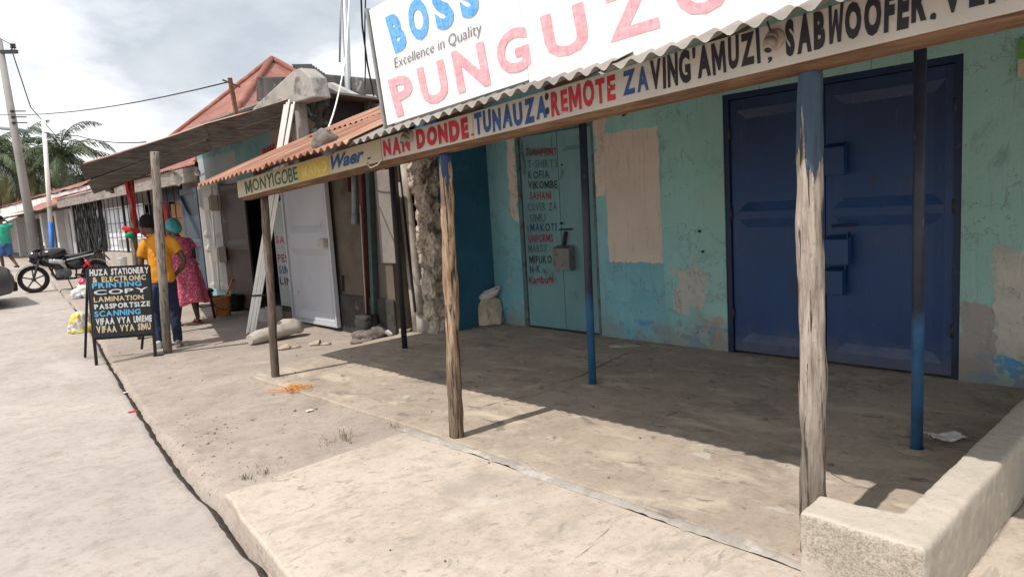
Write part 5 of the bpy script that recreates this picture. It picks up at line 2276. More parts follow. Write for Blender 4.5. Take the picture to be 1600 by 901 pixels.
q.grid(fn, 80, 5)
q.build('peplum', 'pink flower cotton', wom, solid=.005)
b = MB()
b.ball(hd+V3((.012, -.02, .035)), .103, .112, .105, 20, 14, None, 0, .10, 4, 3)
b.ball(hd+V3((.035, -.085, -.02)), .075, .06, .075, 14, 10, None, 0, .12, 2, 3)
b.tube([hd+V3((-.07, .03, .04)), hd+V3((0, .0, .125)), hd+V3((.07, -.06, .04))], [.02, .025, .02], 8)
xform(remesh(b, .010, 2, .009), M).build('headwrap', 'teal cloth', wom)
q = MB()
c = V3((-.167, .215, .81))
q.tube([c+V3((.029*math.cos(a), .029*math.sin(a), .006*math.sin(a))) for a in [i*math.pi/8 for i in range(17)]], .006, 6)
xform(q, M).build('bracelet', 'white paint', wom)
for ax, ay in ((.12, -.03), (-.16, .02)):
    q = MB()
    q.tube([(ax, ay-.09, .012), (ax, ay-.02, .012), (ax, ay+.08, .012), (ax, ay+.16, .012)], [(.034, .012), (.038, .012), (.046, .012), (.036, .012)], 14, (1, 0, 0))
    q.tube([(ax-.045, ay+.04, .02), (ax-.02, ay+.07, .06), (ax+.02, ay+.07, .06), (ax+.045, ay+.04, .02)], [(.012, .006)]*4, 8)
    xform(q, M).build('sandal', 'red sandal', wom)

# --- youngster walking away at the left edge
cbase = ground_at(13, 424)
kid = thing('person', 'person in green shirt and blue shorts walking away at the left edge', 'person', tuple(cbase))
M = place(cbase, (-.25, .97), .93)
hd = V3((0, .05, 1.58))
fd = V3((-.2, .95, 0))
b = MB()
head(b, hd, fd)
b.tube([(0, .02, 1.38), (0, .03, 1.47), hd], [.055, .05, .05], 12)
b.tube([(0, 0, .86), (0, 0, 1.0), (0, .01, 1.2), (0, .02, 1.32), (0, .02, 1.41)], [(.13, .09), (.12, .085), (.145, .10), (.16, .10), (.08, .06)], 16, (1, 0, 0))
b.tube([(.16, .02, 1.35), (.25, .06, 1.38), (.33, .10, 1.40)], [.045, .04, .036], 10)
b.tube([(.33, .10, 1.40), (.26, .16, 1.48), (.20, .18, 1.53)], [.036, .03, .023], 10)
hand(b, (.20, .18, 1.53), (-.7, .2, .5), (0, -1, 0), .95, .6)
b.tube([(-.16, .02, 1.35), (-.22, .0, 1.22), (-.24, .03, 1.08)], [.045, .04, .036], 10)
b.tube([(-.24, .03, 1.08), (-.22, .12, .98), (-.2, .18, .92)], [.036, .03, .023], 10)
hand(b, (-.2, .18, .92), (.1, .6, -.7), (.9, .1, .1), .95, .6)
for s, kn, an in ((-1, (-.09, .10, .47), (-.09, .06, .08)), (1, (.11, .03, .47), (.17, -.22, .18))):
    b.tube([(.08*s, 0, .86), kn], [.08, .052], 12)
    b.tube([kn, V3(kn).lerp(V3(an), .35), an], [.052, .052, .034], 12)
    b.tube([V3(an)+V3((0, -.04, -.03)), V3(an)+V3((0, .05, -.045)), V3(an)+V3((0, .14, -.06))], [.034, .036, .026], 10)
xform(remesh(b, .011, 3), M).build('body', 'dark skin', kid)
b = MB()
b.ball(hd+V3((0, -.015, .03)), .084, .09, .092, 16, 12)
xform(remesh(b, .013, 2), M).build('hair', 'black hair', kid)
b = MB()
b.tube([(0, 0, .84), (0, 0, 1.0), (0, .01, 1.2), (0, .02, 1.33), (0, .02, 1.42)], [(.165, .12), (.158, .115), (.168, .122), (.18, .12), (.075, .065)], 18, (1, 0, 0))
for s, e, f in ((1, (.24, .055, 1.375), (.29, .08, 1.38)), (-1, (-.205, .01, 1.26), (-.225, .0, 1.19))):
    b.tube([(.11*s, .02, 1.35), e, f], [.08, .075, .074], 12)
xform(remesh(b, .013, 3, .009), M).build('shirt', 'green jersey', kid)
b = MB()
b.tube([(0, 0, .90), (0, 0, .78)], [(.15, .115), (.16, .12)], 16, (1, 0, 0))
b.tube([(-.08, 0, .84), (-.09, .095, .50)], [.10, .095], 12)
b.tube([(.08, 0, .84), (.11, .03, .50)], [.10, .095], 12)
xform(remesh(b, .013, 2, .009), M).build('shorts', 'blue shorts cloth', kid)
for (ax, ay, az), mt in (((-.09, .06, .0), 'black metal'), ((.17, -.22, .10), 'black metal')):
    q = MB()
    q.tube([(ax, ay-.08, az+.03), (ax, ay, az+.045), (ax, ay+.10, az+.035), (ax, ay+.18, az+.025)], [(.036, .03), (.04, .04), (.042, .035), (.03, .02)], 12, (1, 0, 0))
    xform(q, M).build('shoe', mt, kid)

# ------------------------------------------------------------------ motorcycle
plain('tyre rubber', (.022, .021, .021), .85, 0, .2, .3, 30)
plain('bike black', (.014, .014, .016), .22, .1, .6, .2, 5)
plain('bike silver', (.42, .42, .43), .35, .6, .5)
plain('engine grey', (.10, .10, .105), .5, .6)
plain('seat vinyl', (.03, .03, .034), .5, 0, .4)
plain('lamp lens', (.62, .62, .60), .15, 0, .6)
plain('bike red', (.38, .02, .045), .35)
wl, wr = ground_at(58, 457), ground_at(153, 449)
mid = (wl+wr)*.5
mid.z = gz(mid.x, mid.y)+.006
MF = V3((-.985, .16, 0)).normalized()
a = math.atan2(MF.y, MF.x)
S = .90
MM = Matrix.Translation(mid) @ Matrix.Rotation(a, 4, 'Z') @ Matrix.Rotation(R(6), 4, 'X') @ Matrix.Scale(S, 4)
bike = thing('motorcycle', 'black motorcycle parked on its stand at the roadside', 'motorcycle', tuple(mid))


def mpart(name, q, mat, bevel=0.0):
    xform(q, MM)
    return q.build(name, mat, bike, bevel=bevel)


for wx in (.64, -.62):
    q = MB()
    q.tube([(wx+.27*math.cos(t), 0, .315+.27*math.sin(t)) for t in [i*2*math.pi/40 for i in range(41)]], [(.045, .047)]*41, 10, (0, 1, 0), False)
    ty = mpart('wheel', q, 'tyre rubber')
    q = MB()
    q.tube([(wx+.225*math.cos(t), 0, .315+.225*math.sin(t)) for t in [i*2*math.pi/40 for i in range(41)]], [(.03, .014)]*41, 8, (0, 1, 0), False)
    for k in range(5):
        t = k*2*math.pi/5+.3
        q.bar((wx+.03*math.cos(t), 0, .315+.03*math.sin(t)), (wx+.22*math.cos(t), 0, .315+.22*math.sin(t)), .03, .034, (0, 1, 0))
    q.lathe([(0, -.05), (.05, -.05), (.05, .05), (0, .05)], (wx, 0, .315), 16, 'y')
    xform(q, MM)
    sub(q.build('rim', 'engine grey'), ty)
q = MB()
for s in (-.085, .085):
    q.tube([(.64, s, .315), (.50, s, .72), (.45, s*.9, .92)], [.022, .026, .026], 10)
mpart('fork', q, 'engine grey')
q = MB()


def fn(u, v):
    t = lerp(-.15, 2.3, u)
    r = .345-.02*abs(v-.5)
    return (.64+r*math.cos(t), (v-.5)*.14, .315+r*math.sin(t))


q.grid(fn, 18, 4)
mpart('front_fender', q, 'bike black')
q = MB()
q.ball((.55, 0, .82), .16, .13, .16, 16, 10, Matrix.Rotation(R(20), 3, 'Y'))
q.tube([(.62, 0, .94), (.52, 0, 1.0), (.44, 0, .98)], [(.07, .02), (.10, .03), (.07, .04)], 12, (0, 1, 0))
q.tube([(.50, 0, .78), (.42, 0, .86)], [(.12, .12), (.10, .09)], 12)
mpart('fairing', remesh(q, .012, 3), 'bike black')
q = MB()
q.ball((.655, 0, .80), .05, .085, .07, 14, 10)
mpart('headlight', q, 'lamp lens')
q = MB()
q.ball((.20, 0, .86), .29, .16, .155, 20, 12, Matrix.Rotation(R(8), 3, 'Y'))
q.tube([(.42, 0, .86), (.1, 0, .90), (-.10, 0, .79)], [(.08, .06), (.13, .07), (.09, .05)], 14, (0, 1, 0))
q.tube([(.42, 0, .74), (.28, 0, .64), (.12, 0, .66)], [(.13, .09), (.15, .10), (.12, .06)], 12, (0, 1, 0))
mpart('fuel_tank', remesh(q, .012, 3), 'bike black')
q = MB()
q.tube([(.0, 0, .80), (-.15, 0, .775), (-.38, 0, .80), (-.62, 0, .87)], [(.10, .05), (.13, .055), (.135, .05), (.09, .04)], 16, (0, 1, 0))
mpart('seat', q, 'seat vinyl')
q = MB()
q.tube([(-.02, 0, .70), (-.3, 0, .72), (-.6, 0, .80), (-.80, 0, .86)], [(.10, .07), (.11, .07), (.09, .05), (.05, .03)], 14, (0, 1, 0))
mpart('tail_panel', q, 'bike black')
q = MB()
q.ball((-.22, 0, .60), .24, .10, .15, 16, 10)
q.ball((.30, 0, .70), .20, .13, .13, 16, 10)
mpart('side_cover', remesh(q, .014, 3), 'bike black')
q = MB()
for s in (-.115, .115):
    q.bar((-.05, s, .70), (-.62, s, .80), .012, .035)
mpart('side_stripe', q, 'bike silver')
q = MB()
for s in (-.13, .13):
    q.tube([(.30, s, .70), (.06, s, .66), (-.02, s, .50)], [(.02, .05), (.02, .07), (.02, .03)], 10, (0, 1, 0))
mpart('side_shroud', q, 'bike silver')
q = MB()
q.box(-.10, .20, -.11, .11, .30, .50)
q.tube([(.08, 0, .46), (.20, 0, .64)], [.09, .085], 14)
for k in range(5):
    c = V3((.08, 0, .46)).lerp(V3((.20, 0, .64)), .15+k*.17)
    q.tube([c, c+V3((.006, 0, .009))], .105, 14)
q.lathe([(0, -.15), (.10, -.15), (.11, -.10), (.11, .10), (.10, .15), (0, .15)], (-.02, 0, .40), 18, 'y')
q.lathe([(0, -.14), (.08, -.14), (.08, .14), (0, .14)], (.13, 0, .37), 16, 'y')
mpart('engine', q, 'engine grey', .006)
q = MB()
q.tube([(.24, -.08, .58), (.28, -.10, .40), (.18, -.12, .26), (-.2, -.13, .27), (-.75, -.15, .38)], [.022, .022, .022, .03, .045], 12)
mpart('exhaust', q, 'bike silver')
q = MB()
q.tube([(.45, 0, .9), (.2, 0, .74), (-.35, 0, .70), (-.75, 0, .82)], .025, 8)
q.tube([(.40, 0, .78), (.26, 0, .45), (.20, 0, .28), (-.2, 0, .26), (-.25, 0, .66)], .022, 8)
for s in (-.10, .10):
    q.tube([(-.18, s, .34), (-.62, s, .315)], .02, 8)
    q.tube([(-.40, s*1.2, .72), (-.60, s*1.2, .34)], .026, 10)
q.tube([(.05, -.24, .30), (.05, .24, .30)], .014, 8)
q.tube([(-.02, .12, .28), (-.10, .26, -.02)], .014, 8)
mpart('frame', q, 'black metal')
q = MB()
for s in (-.14, .14):
    q.bar((-.36, s, .50), (-.50, s, .62), .02, .05)
    q.tube([(-.42, s, .66), (-.58, s, .38)], .033, 10)
mpart('shock_absorber', q, 'bike red')
q = MB()
q.tube([(.36, -.36, 1.02), (.40, -.20, 1.03), (.44, 0, .96), (.40, .20, 1.03), (.36, .36, 1.02)], .013, 8)
for s in (-1, 1):
    q.tube([(.36, .27*s, 1.025), (.35, .38*s, 1.02)], .02, 10)
    q.tube([(.41, .24*s, 1.03), (.44, .28*s, 1.15)], .007, 6)
mpart('handlebar', q, 'black metal')
for s in (-1, 1):
    q = MB()
    q.ball((.44, .30*s, 1.18), .018, .065, .042, 12, 8)
    mpart('mirror', q, 'bike black')
q = MB()


def fn(u, v):
    t = lerp(1.0, 3.2, u)
    return (-.62+.36*math.cos(t), (v-.5)*.16, .315+.36*math.sin(t))


q.grid(fn, 16, 4)
q.tube([(-.80, 0, .82), (-.95, 0, .62)], [(.05, .02), (.06, .015)], 8, (0, 1, 0))
mpart('rear_fender', q, 'bike black')
q = MB()
q.tube([(-.62, .09, .86), (-.86, .10, .93), (-.86, -.10, .93), (-.62, -.09, .86)], .012, 8)
q.ball((-.80, 0, 1.04), .06, .12, .14, 14, 10)
mpart('rear_backrest', remesh(q, .012, 2), 'black metal')
q = MB()
q.box(-.885, -.86, -.06, .06, .82, .88)
mpart('tail_light', q, 'bike red', .006)

# ------------------------------------------------------------------ nose of a parked car at the left edge
car = thing('parked_car', 'dark grey car with only its nose showing at the left edge of the road', 'car', (.95, 16.0, road_z(16)))
plain('car grey', (.07, .07, .074), .3, .3, .6, .1)
CZ = road_z(16)
q = MB()
sec = []
prof = [(1.66, .34, .52, .70), (1.60, .24, .70, .80), (1.35, .20, .80, .84), (.9, .20, .86, .86), (.4, .20, .93, .86), (.05, .20, 1.02, .86), (-2.0, .20, 1.0, .86), (-2.5, .24, .95, .82), (-2.6, .36, .7, .75)]
vs, fs = [], []
for x, zl, zh, hw in prof:
    for (sy, sz) in ((-1, 0), (-1, .55), (-.86, 1), (.86, 1), (1, .55), (1, 0)):
        vs.append((x+.22, 16.2+sy*hw, CZ+lerp(zl, zh, sz)))
for i in range(len(prof)-1):
    for j in range(6):
        fs.append((i*6+j, i*6+(j+1) % 6, (i+1)*6+(j+1) % 6, (i+1)*6+j))
fs += [tuple(range(6)), tuple(48+j for j in range(6))]
q.add(vs, fs, True)
q.build('body', 'car grey', car, bevel=.04)
q = MB()
q.add([(.2, 15.4, CZ+.93), (.2, 17.0, CZ+.93), (-.6, 16.85, CZ+1.42), (-.6, 15.55, CZ+1.42), (-1.8, 15.55, CZ+1.42), (-1.8, 16.85, CZ+1.42), (-2.4, 17.0, CZ+.95), (-2.4, 15.4, CZ+.95)],
      [(0, 1, 2, 3), (3, 2, 5, 4), (4, 5, 6, 7), (0, 3, 4, 7), (1, 6, 5, 2)])
q.build('cabin', 'black metal', car, bevel=.03)
for x in (1.30, -1.43):
    for y in (15.42, 16.98):
        q = MB()
        q.lathe([(.10, -.09), (.26, -.10), (.30, -.07), (.30, .07), (.26, .10), (.10, .09)], (x, y, CZ+.30), 24, 'y')
        q.lathe([(0, -.085), (.17, -.085), (.17, .085), (0, .085)], (x, y, CZ+.30), 18, 'y')
        q.build('wheel', 'tyre rubber', car)
for y in (15.62, 16.78):
    q = MB()
    q.ball((1.80, y, CZ+.60), .07, .14, .08, 12, 8)
    q.build('headlight', 'lamp lens', car)
q = MB()
q.box(1.72, 1.92, 15.5, 16.9, CZ+.26, CZ+.44)
q.build('bumper', 'black metal', car, bevel=.03)

# ------------------------------------------------------------------ sacks, buckets and other small things
mott('woven white', (.64, .62, .58), .7, 1.1, 7, 120, ((.33, .29, .24), .55, .72, 5), .006, .85)
mott('white plastic film', (.62, .62, .63), .8, 1.08, 9, 40, None, .006, .5)
mott('sack cream', (.55, .48, .36), .65, 1.2, 5, 120, ((.23, .19, .13), .56, .72, 4), .006, .9)
mott('yellow sack', (.58, .50, .12), .7, 1.15, 6, 60, ((.60, .60, .58), .48, .56, 5), .006, .7)


def sack(name, base, prof, mats, label, seed=1, lump=.16, n=40, m=26, squash=1.0, rot=0.0, cat='sack'):
    """soft closed bag from a profile of (radius, z), crumpled"""
    mb = MB()
    base = V3(base)
    zs = [p[1] for p in prof]
    rs = [p[0] for p in prof]

    def fn(u, v):
        a = 2*math.pi*u
        z = lerp(zs[0], zs[-1], v)
        r = interp(z, zs, rs)
        d = V3((math.cos(a), math.sin(a), z*4))
        k = 1+lump*mnoise.noise(d*1.3+V3((seed, 0, 0)))+lump*.8*mnoise.noise(d*2.9+V3((0, seed, 0)))-lump*.6*abs(mnoise.noise(d*4.1+V3((seed, seed, 0))))
        x, y = r*k*math.cos(a), r*k*math.sin(a)*squash
        c, s = math.cos(rot), math.sin(rot)
        return (base.x+x*c-y*s, base.y+x*s+y*c, base.z+z+.03*mnoise.noise(d*2+V3((0, 0, seed))))
    mb.grid(fn, n, m)
    o = mb.build(name, mats, origin=tuple(base))
    return tag(o, label, cat)


# sack in the corner of the porch
sb = at_z(763, 507, 0)
sk = thing('sack', 'half-full cream woven sack with folded top in the porch corner', 'sack', tuple(sb))


def soft(parent, name, base, prof, mat, seed, lump, squash, rot, tilt=(0, 0)):
    mb = MB()
    base = V3(base)
    zs = [p[1] for p in prof]
    rs = [p[0] for p in prof]

    def fn(u, v):
        a = 2*math.pi*u
        z = lerp(zs[0], zs[-1], v)
        r = interp(z, zs, rs)
        d = V3((math.cos(a), math.sin(a), z*4))
        k = 1+lump*mnoise.noise(d*1.3+V3((seed, 0, 0)))+lump*.8*mnoise.noise(d*2.9+V3((0, seed, 0)))-lump*.6*abs(mnoise.noise(d*4.1+V3((seed, seed, 0))))
        x, y = r*k*math.cos(a), r*k*math.sin(a)*squash
        c, s = math.cos(rot), math.sin(rot)
        return (base.x+x*c-y*s+tilt[0]*z, base.y+x*s+y*c+tilt[1]*z, base.z+z+.02*mnoise.noise(d*2+V3((0, 0, seed))))
    mb.grid(fn, 44, 26)
    return mb.build(name, mat, parent)


RT = math.atan2(CR.y, CR.x)
soft(sk, 'bag', sb, [(.02, -.005), (.19, .0), (.205, .06), (.185, .18), (.165, .28), (.12, .33), (.02, .345)], 'sack cream', 3, .15, .62, RT)
top = sb+V3((0, 0, .33))+CR*.02
q = MB()
sdv = CR.copy()
q.tube([top-sdv*.17+V3((0, 0, -.03)), top-sdv*.10+V3((0, 0, .02)), top+V3((0, 0, .04)), top+sdv*.09+V3((0, 0, .085)), top+sdv*.155+V3((0, 0, .15))],
       [(.05, .035), (.075, .06), (.085, .065), (.07, .055), (.035, .02)], 20, None, True, .35)
q.build('folded_top', 'woven white', sk)
q = MB()
p = top+sdv*.10+V3((-.05, -.035, .10))
q.bar(p-sdv*.03+V3((0, 0, -.018)), p+sdv*.04+V3((0, 0, .04)), .004, .02, (-.6, -.7, 0))
q.build('print_stripe', 'dark red paint', sk)

g = ground_at(140, 463)
q = soft(None, 'sack', g, [(.02, -.01), (.20, .0), (.215, .08), (.19, .2), (.13, .30), (.02, .345)], 'woven white', 7, .2, .8, 0)
tag(q, 'bulging off-white woven sack beside the motorcycle', 'sack')
q = soft(None, 'plastic_bag', g+V3((-.22, -.02, 0)), [(.02, -.01), (.14, .0), (.145, .06), (.11, .13), (.02, .19)], 'white plastic film', 4, .35, .8, .4)
tag(q, 'small white plastic bag lying left of the woven sack', 'plastic bag')
plain('pink bag', (.62, .05, .12), .4)
q = soft(None, 'plastic_bag', g+V3((-.09, -.03, .27)), [(.02, -.01), (.08, .0), (.10, .04), (.06, .09), (.02, .10)], 'pink bag', 9, .35, .8, .4)
tag(q, 'crumpled pink-red plastic bag on top of the woven sack', 'plastic bag')
g = ground_at(127, 520)
q = soft(None, 'sack', g+V3((.02, .05, 0)), [(.02, -.01), (.14, .0), (.16, .08), (.13, .2), (.10, .27), (.02, .31)], 'yellow sack', 14, .3, .8, 0)
tag(q, 'crumpled yellow and white plastic sack behind the roadside sign', 'sack')

# buckets
plain('bucket white', (.60, .60, .58), .45)
bp = ground_at(197, 452)
for k, (z, h, r) in enumerate(((0, .30, .16), (.30, .16, .165), (.46, .22, .09))):
    root = thing('bucket', ['lower white plastic bucket of the stack behind the sign', 'upper white plastic bucket of the stack behind the sign', 'narrow white plastic tub on top of the bucket stack'][k], 'bucket', tuple(bp+V3((0, 0, z))), 'stacked white buckets')
    q = MB()
    c = bp+V3((0, 0, z+.001))
    q.lathe([(0, .0), (r*.86, .0), (r*.98, h*.86), (r*1.0, h*.99), (0, h*.99)], c, 28)
    q.build('tub', 'bucket white', root)
    q = MB()
    q.lathe([(r*.99, h*.80), (r*1.06, h*.81), (r*1.06, h*.90), (r*.99, h*.91)], c, 28)
    q.lathe([(r*1.0, h*.95), (r*1.05, h*.95), (r*1.05, h*.99), (r, h*.995)], c, 28)
    q.build('rim', 'bucket white', root)
worn('rusty bucket paint', (.40, .17, .05), (.13, .06, .035), .52, .62, 12, .7)
c = ground_at(347, 493)
bk = thing('bucket', 'old rusty orange bucket standing right of the woman', 'bucket', tuple(c))
q = MB()
q.lathe([(0, .01), (.125, .0), (.135, .02), (.165, .30), (.172, .305), (.172, .315), (.16, .315), (.13, .04), (0, .035)], c, 30)
q.build('tub', 'rusty bucket paint', bk)
q = MB()
q.tube([c+V3((.17*math.cos(t), .17*math.sin(t), .28-.17*math.sin(max(0, min(math.pi, t-math.pi)))*1.0)) for t in [math.pi+i*math.pi/14 for i in range(15)]], .006, 6)
q.build('handle', 'dark iron', bk)
c = ground_at(366, 485)
pt = thing('cooking_pot', 'sooty black pot standing behind the rusty bucket', 'pot', tuple(c))
q = MB()
q.lathe([(0, .0), (.11, .0), (.15, .04), (.165, .12), (.155, .22), (.17, .25), (.17, .265), (.15, .26), (.15, .12), (0, .05)], c, 28)
q.build('pot', 'black metal', pt)
q = MB()
for s in (-1, 1):
    q.tube([c+V3((.15*s, -.04, .2)), c+V3((.20*s, 0, .21)), c+V3((.15*s, .04, .2))], .009, 6)
q.build('handle', 'black metal', pt)
br = thing('broom', 'broom with an orange handle leaning behind the black pot', 'broom', tuple(c+V3((.0, .15, 0))))
plain('orange plastic', (.62, .14, .02), .5)
q = MB()
q.tube([c+V3((-.03, .16, .28)), at_y(369, 422, c.y+.35)], .014, 8)
q.build('handle', 'orange plastic', br)
q = MB()
q.tube([c+V3((-.03, .16, .30)), c+V3((-.05, .15, .18)), c+V3((-.06, .14, .03))], [(.03, .03), (.08, .05), (.11, .06)], 14, None, True, .3)
q.build('brush', 'grey concrete', br)


def stool(c, r, h, mat, label, name='stool'):
    root = thing(name, label, 'stool', tuple(c))
    q = MB()
    q.lathe([(0, h), (r, h), (r*1.04, h-.015), (r*1.02, h-.035), (0, h-.035)], c, 24)
    q.build('seat', mat, root)
    for k in range(4):
        a = k*math.pi/2+.5
        q = MB()
        q.tube([c+V3((r*.8*math.cos(a), r*.8*math.sin(a), h-.03)), c+V3((r*1.15*math.cos(a), r*1.15*math.sin(a), 0))], [(.022, .022), (.018, .018)], 8)
        q.build('leg', mat, root)
    q = MB()
    q.tube([c+V3((r*.98*math.cos(t), r*.98*math.sin(t), h*.45)) for t in [i*math.pi/12 for i in range(25)]], .010, 6)
    q.build('ring', mat, root)


stool(ground_at(322, 497), .15, .44, 'black metal', 'black stool right behind the pink dress')
plain('stool wood', (.26, .13, .07), .7)
stool(ground_at(220, 519), .13, .42, 'stool wood', 'small brown wooden stool between the sign and the grey pole')

# slippers
plain('slipper beige', (.40, .34, .25), .8)


def slipper(px, py, rot, label):
    c = ground_at(px, py)
    root = thing('slipper', label, 'slipper', tuple(c), 'slippers by the white door')
    Mx = Matrix.Translation(c) @ Matrix.Rotation(rot, 4, 'Z')
    q = MB()
    q.tube([(-.13, 0, .014), (-.09, 0, .014), (0, 0, .012), (.08, 0, .014), (.13, 0, .02)], [(.03, .013), (.040, .014), (.040, .012), (.048, .012), (.03, .010)], 16, (0, 1, 0))
    xform(q, Mx).build('sole', 'slipper beige', root)
    q = MB()

    def fn(u, v):
        a = lerp(-.1, math.pi+.1, u)
        x = lerp(-.005, .10, v)
        return Mx @ V3((x, .05*math.cos(a), .015+lerp(.055, .03, v)*math.sin(a)))
    q.grid(fn, 12, 6)
    q.build('upper', 'slipper beige', root, solid=.005)


slipper(452, 545, math.pi*.9, 'beige slipper beside the thin dark grey post')
slipper(500, 539, math.pi*.75, 'beige slipper lying below the white door')

# orange rope tangle
rr2 = random.Random(4)
c = ground_at(465, 611)
q = MB()
plain('orange rope', (.60, .26, .06), .7)
for k in range(9):
    a0 = rr2.uniform(0, 6.3)
    r0 = rr2.uniform(.03, .08)
    ox, oy = rr2.gauss(0, .03), rr2.gauss(0, .03)
    n = 14
    path = []
    for i in range(n):
        a = a0+i*.55
        r = r0*(1+.3*math.sin(i*1.3+k))
        path.append(c+V3((ox+r*1.35*math.cos(a)*CR.x+r*.9*math.sin(a)*.68, oy+r*1.35*math.cos(a)*CR.y+r*.9*math.sin(a)*.73, .008+.045*abs(math.sin(i*.8+k)))))
    q.tube(path, .0026, 5)
for k in range(4):
    a = (-.3, .4, 3.0, 3.4)[k]
    q.tube([c, c+CR*.10*math.cos(a)+V3((.07, .07, .012))*math.sin(a)+V3((0, 0, .012)), c+CR*.26*math.cos(a)+V3((.1, .1, 0))*math.sin(a)+V3((0, 0, .005))], .0035, 5)
tag(q.build('rope_tangle', 'orange rope', origin=tuple(c)), 'tangle of thin orange rope lying on the dirt', 'rope')

# crumpled paper on the porch
q = MB()
pc0 = at_z(1474, 688, 0)


def fn(u, v):
    x, y = (u-.5)*.19, (v-.5)*.12
    z = .012+.03*abs(mnoise.noise(V3((u*3, v*3, 2))))+.025*abs(u-.5)*2
    return pc0+CR*x+V3((.67, .74, 0))*y+V3((0, 0, z))


q.grid(fn, 12, 10, False)
tag(q.build('crumpled_paper', 'white paint', origin=tuple(pc0), solid=.002), 'crumpled white paper on the porch floor beside the dark pole foot', 'paper')
q = MB()
c = at_z(975, 540, .0)
q.ball(c+V3((0, 0, .0)), .14, .08, .02, 18, 8, Matrix.Rotation(-.8, 3, 'Z'), 0, .4, 3)
tag(q.build('cement_patch', 'mortar', origin=tuple(c)), 'flat lump of old cement on the porch floor before the teal door', 'cement lump')
plain('red litter', (.55, .03, .05), .5)
for px, py, mt, lb, s in ((207, 644, 'red litter', 'scrap of red plastic at the road edge', .035), (484, 642, 'white paint', 'scrap of white paper on the dirt beyond the slab corner', .03), (196, 614, 'white paint', 'small white scrap on the dirt near the road edge', .02)):
    c = ground_at(px, py)
    q = MB()

    def fn(u, v):
        return c+V3(((u-.5)*s*2, (v-.5)*s*1.4, .006+.012*abs(mnoise.noise(V3((u*4, v*4, px))))))
    q.grid(fn, 6, 6, False)
    tag(q.build('litter', mt, origin=tuple(c)), lb, 'litter')

# grass tufts
plain('grass green', (.09, .12, .045), .8)
plain('grass dry', (.20, .17, .10), .9)
rt = random.Random(9)


def tuft(px, py, n, h, mat, label, spread=.06):
    c = ground_at(px, py)
    mb = MB()
    for k in range(n):
        a = rt.uniform(0, 6.28)
        r = abs(rt.gauss(0, spread))
        p = c+V3((r*math.cos(a), r*math.sin(a), -.01))
        hh = h*rt.uniform(.4, 1)
        ln = V3((rt.gauss(0, .5), rt.gauss(0, .5), 0))*hh
        w = V3((math.sin(a), -math.cos(a), 0))*.0022
        q1, q2 = p+ln*.35+V3((0, 0, hh*.6)), p+ln+V3((0, 0, hh*.75))
        mb.add([p-w, p+w, q1+w*.8, q1-w*.8, q2], [(0, 1, 2, 3), (3, 2, 4)])
    tag(mb.build('grass_tuft', mat, origin=tuple(c)), label, 'grass tuft')


tuft(385, 748, 34, .07, 'grass green', 'green grass tuft left of the slab corner', .06)
tuft(540, 688, 26, .15, 'grass dry', 'tall dry weed against the far slab edge', .05)
tuft(512, 693, 14, .12, 'grass dry', 'smaller dry weed left of the tall weed', .04)
tuft(618, 668, 30, .06, 'grass dry', 'short dry grass at the far slab corner', .07)
tuft(415, 740, 20, .09, 'grass dry', 'dry stalks beside the green grass tuft', .06)

# pebbles and crumbs on the dirt
rp = random.Random(21)
mb = MB()
for k in range(650):
    Y = 2.9+abs(rp.gauss(0, 3.2)) if rp.random() < .7 else rp.uniform(3, 14)
    X = edge_x(Y)+.04+abs(rp.gauss(0, .8))
    if X > 4.3 or (Y < 3.95 and X > 1.15) or (Y < 6.6 and X > 2.45):
        continue
    r = min(.018, .002+rp.expovariate(1/.0028))
    mb.ball((X, Y, gz(X, Y)+r*.25), r, r*rp.uniform(.7, 1.2), r*.6, 6, 4, None, 0, .4, k)
mott('pebble', (.25, .215, .185), .7, 1.4, 20, 60, None, .004, .95)
stuff(mb.build('pebbles', 'pebble'))
mb = MB()
for k in range(260):
    X, Y = rp.uniform(1.1, 5.4), rp.uniform(.9, 6.4)
    if Y > 3.7 and X < 2.6:
        continue
    r = .0015+rp.expovariate(1/.0018)
    mb.ball((X, Y, r*.3), r, r, r*.6, 6, 4, None, 0, .4, k)
stuff(mb.build('grit', 'stone'))

# ------------------------------------------------------------------ poles and wires
mott('pole concrete', (.27, .265, .25), .8, 1.12, 2, 30, None, .003, .85)
ub = V3((3.75, 25.6, gz(3.75, 25.6)))
ut = at_y(-2, 62, 26.0)
up = thing('utility_pole', 'tall grey utility pole with a crossarm above the far shops', 'utility pole', tuple(ub))
q = MB()
q.tube([ub+V3((0, 0, -.1)), ub.lerp(ut, .5), ut], [.135, .115, .085], 16)
q.build('pole', 'pole concrete', up)
q = MB()
ca = at_y(0, 82, 25.95)
q.bar(ca-CR*.5, ca+CR*.52+V3((0, 0, .02)), .09, .10)
q.build('crossarm', 'dark iron', up)
for o in (-.4, -.05, .38, .45):
    q = MB()
    p = ca+CR*o+V3((0, 0, .05))
    q.lathe([(.012, 0), (.012, .06), (.045, .07), (.05, .10), (.03, .13), (.045, .15), (.04, .2), (0, .21)], p, 12)
    q.build('insulator', 'dark iron', up)
q = MB()
la = at_y(38, 204, 25.7)
q.tube([la-CR*1.2+V3((0, 0, .12)), la, la+CR*.15+V3((0, 0, -.04))], .05, 10)
q.build('lamp_arm', 'grey pipe', up)
q = MB()
for dz in (.0, .17, .34):
    p = la+V3((-.05, -.15, .18+dz))
    q.lathe([(0, -.02), (.05, 0), (.06, .04), (.03, .07), (0, .08)], p-CR*.25, 10)
    q.bar(p-CR*.25+V3((0, 0, .03)), p+CR*.15+V3((0, 0, .03)), .03, .03)
q.build('insulator_rack', 'dark iron', up)
pp0, pp1 = V3((3.98, 24.6, gz(4, 24.6))), at_y(68, 188, 24.9)
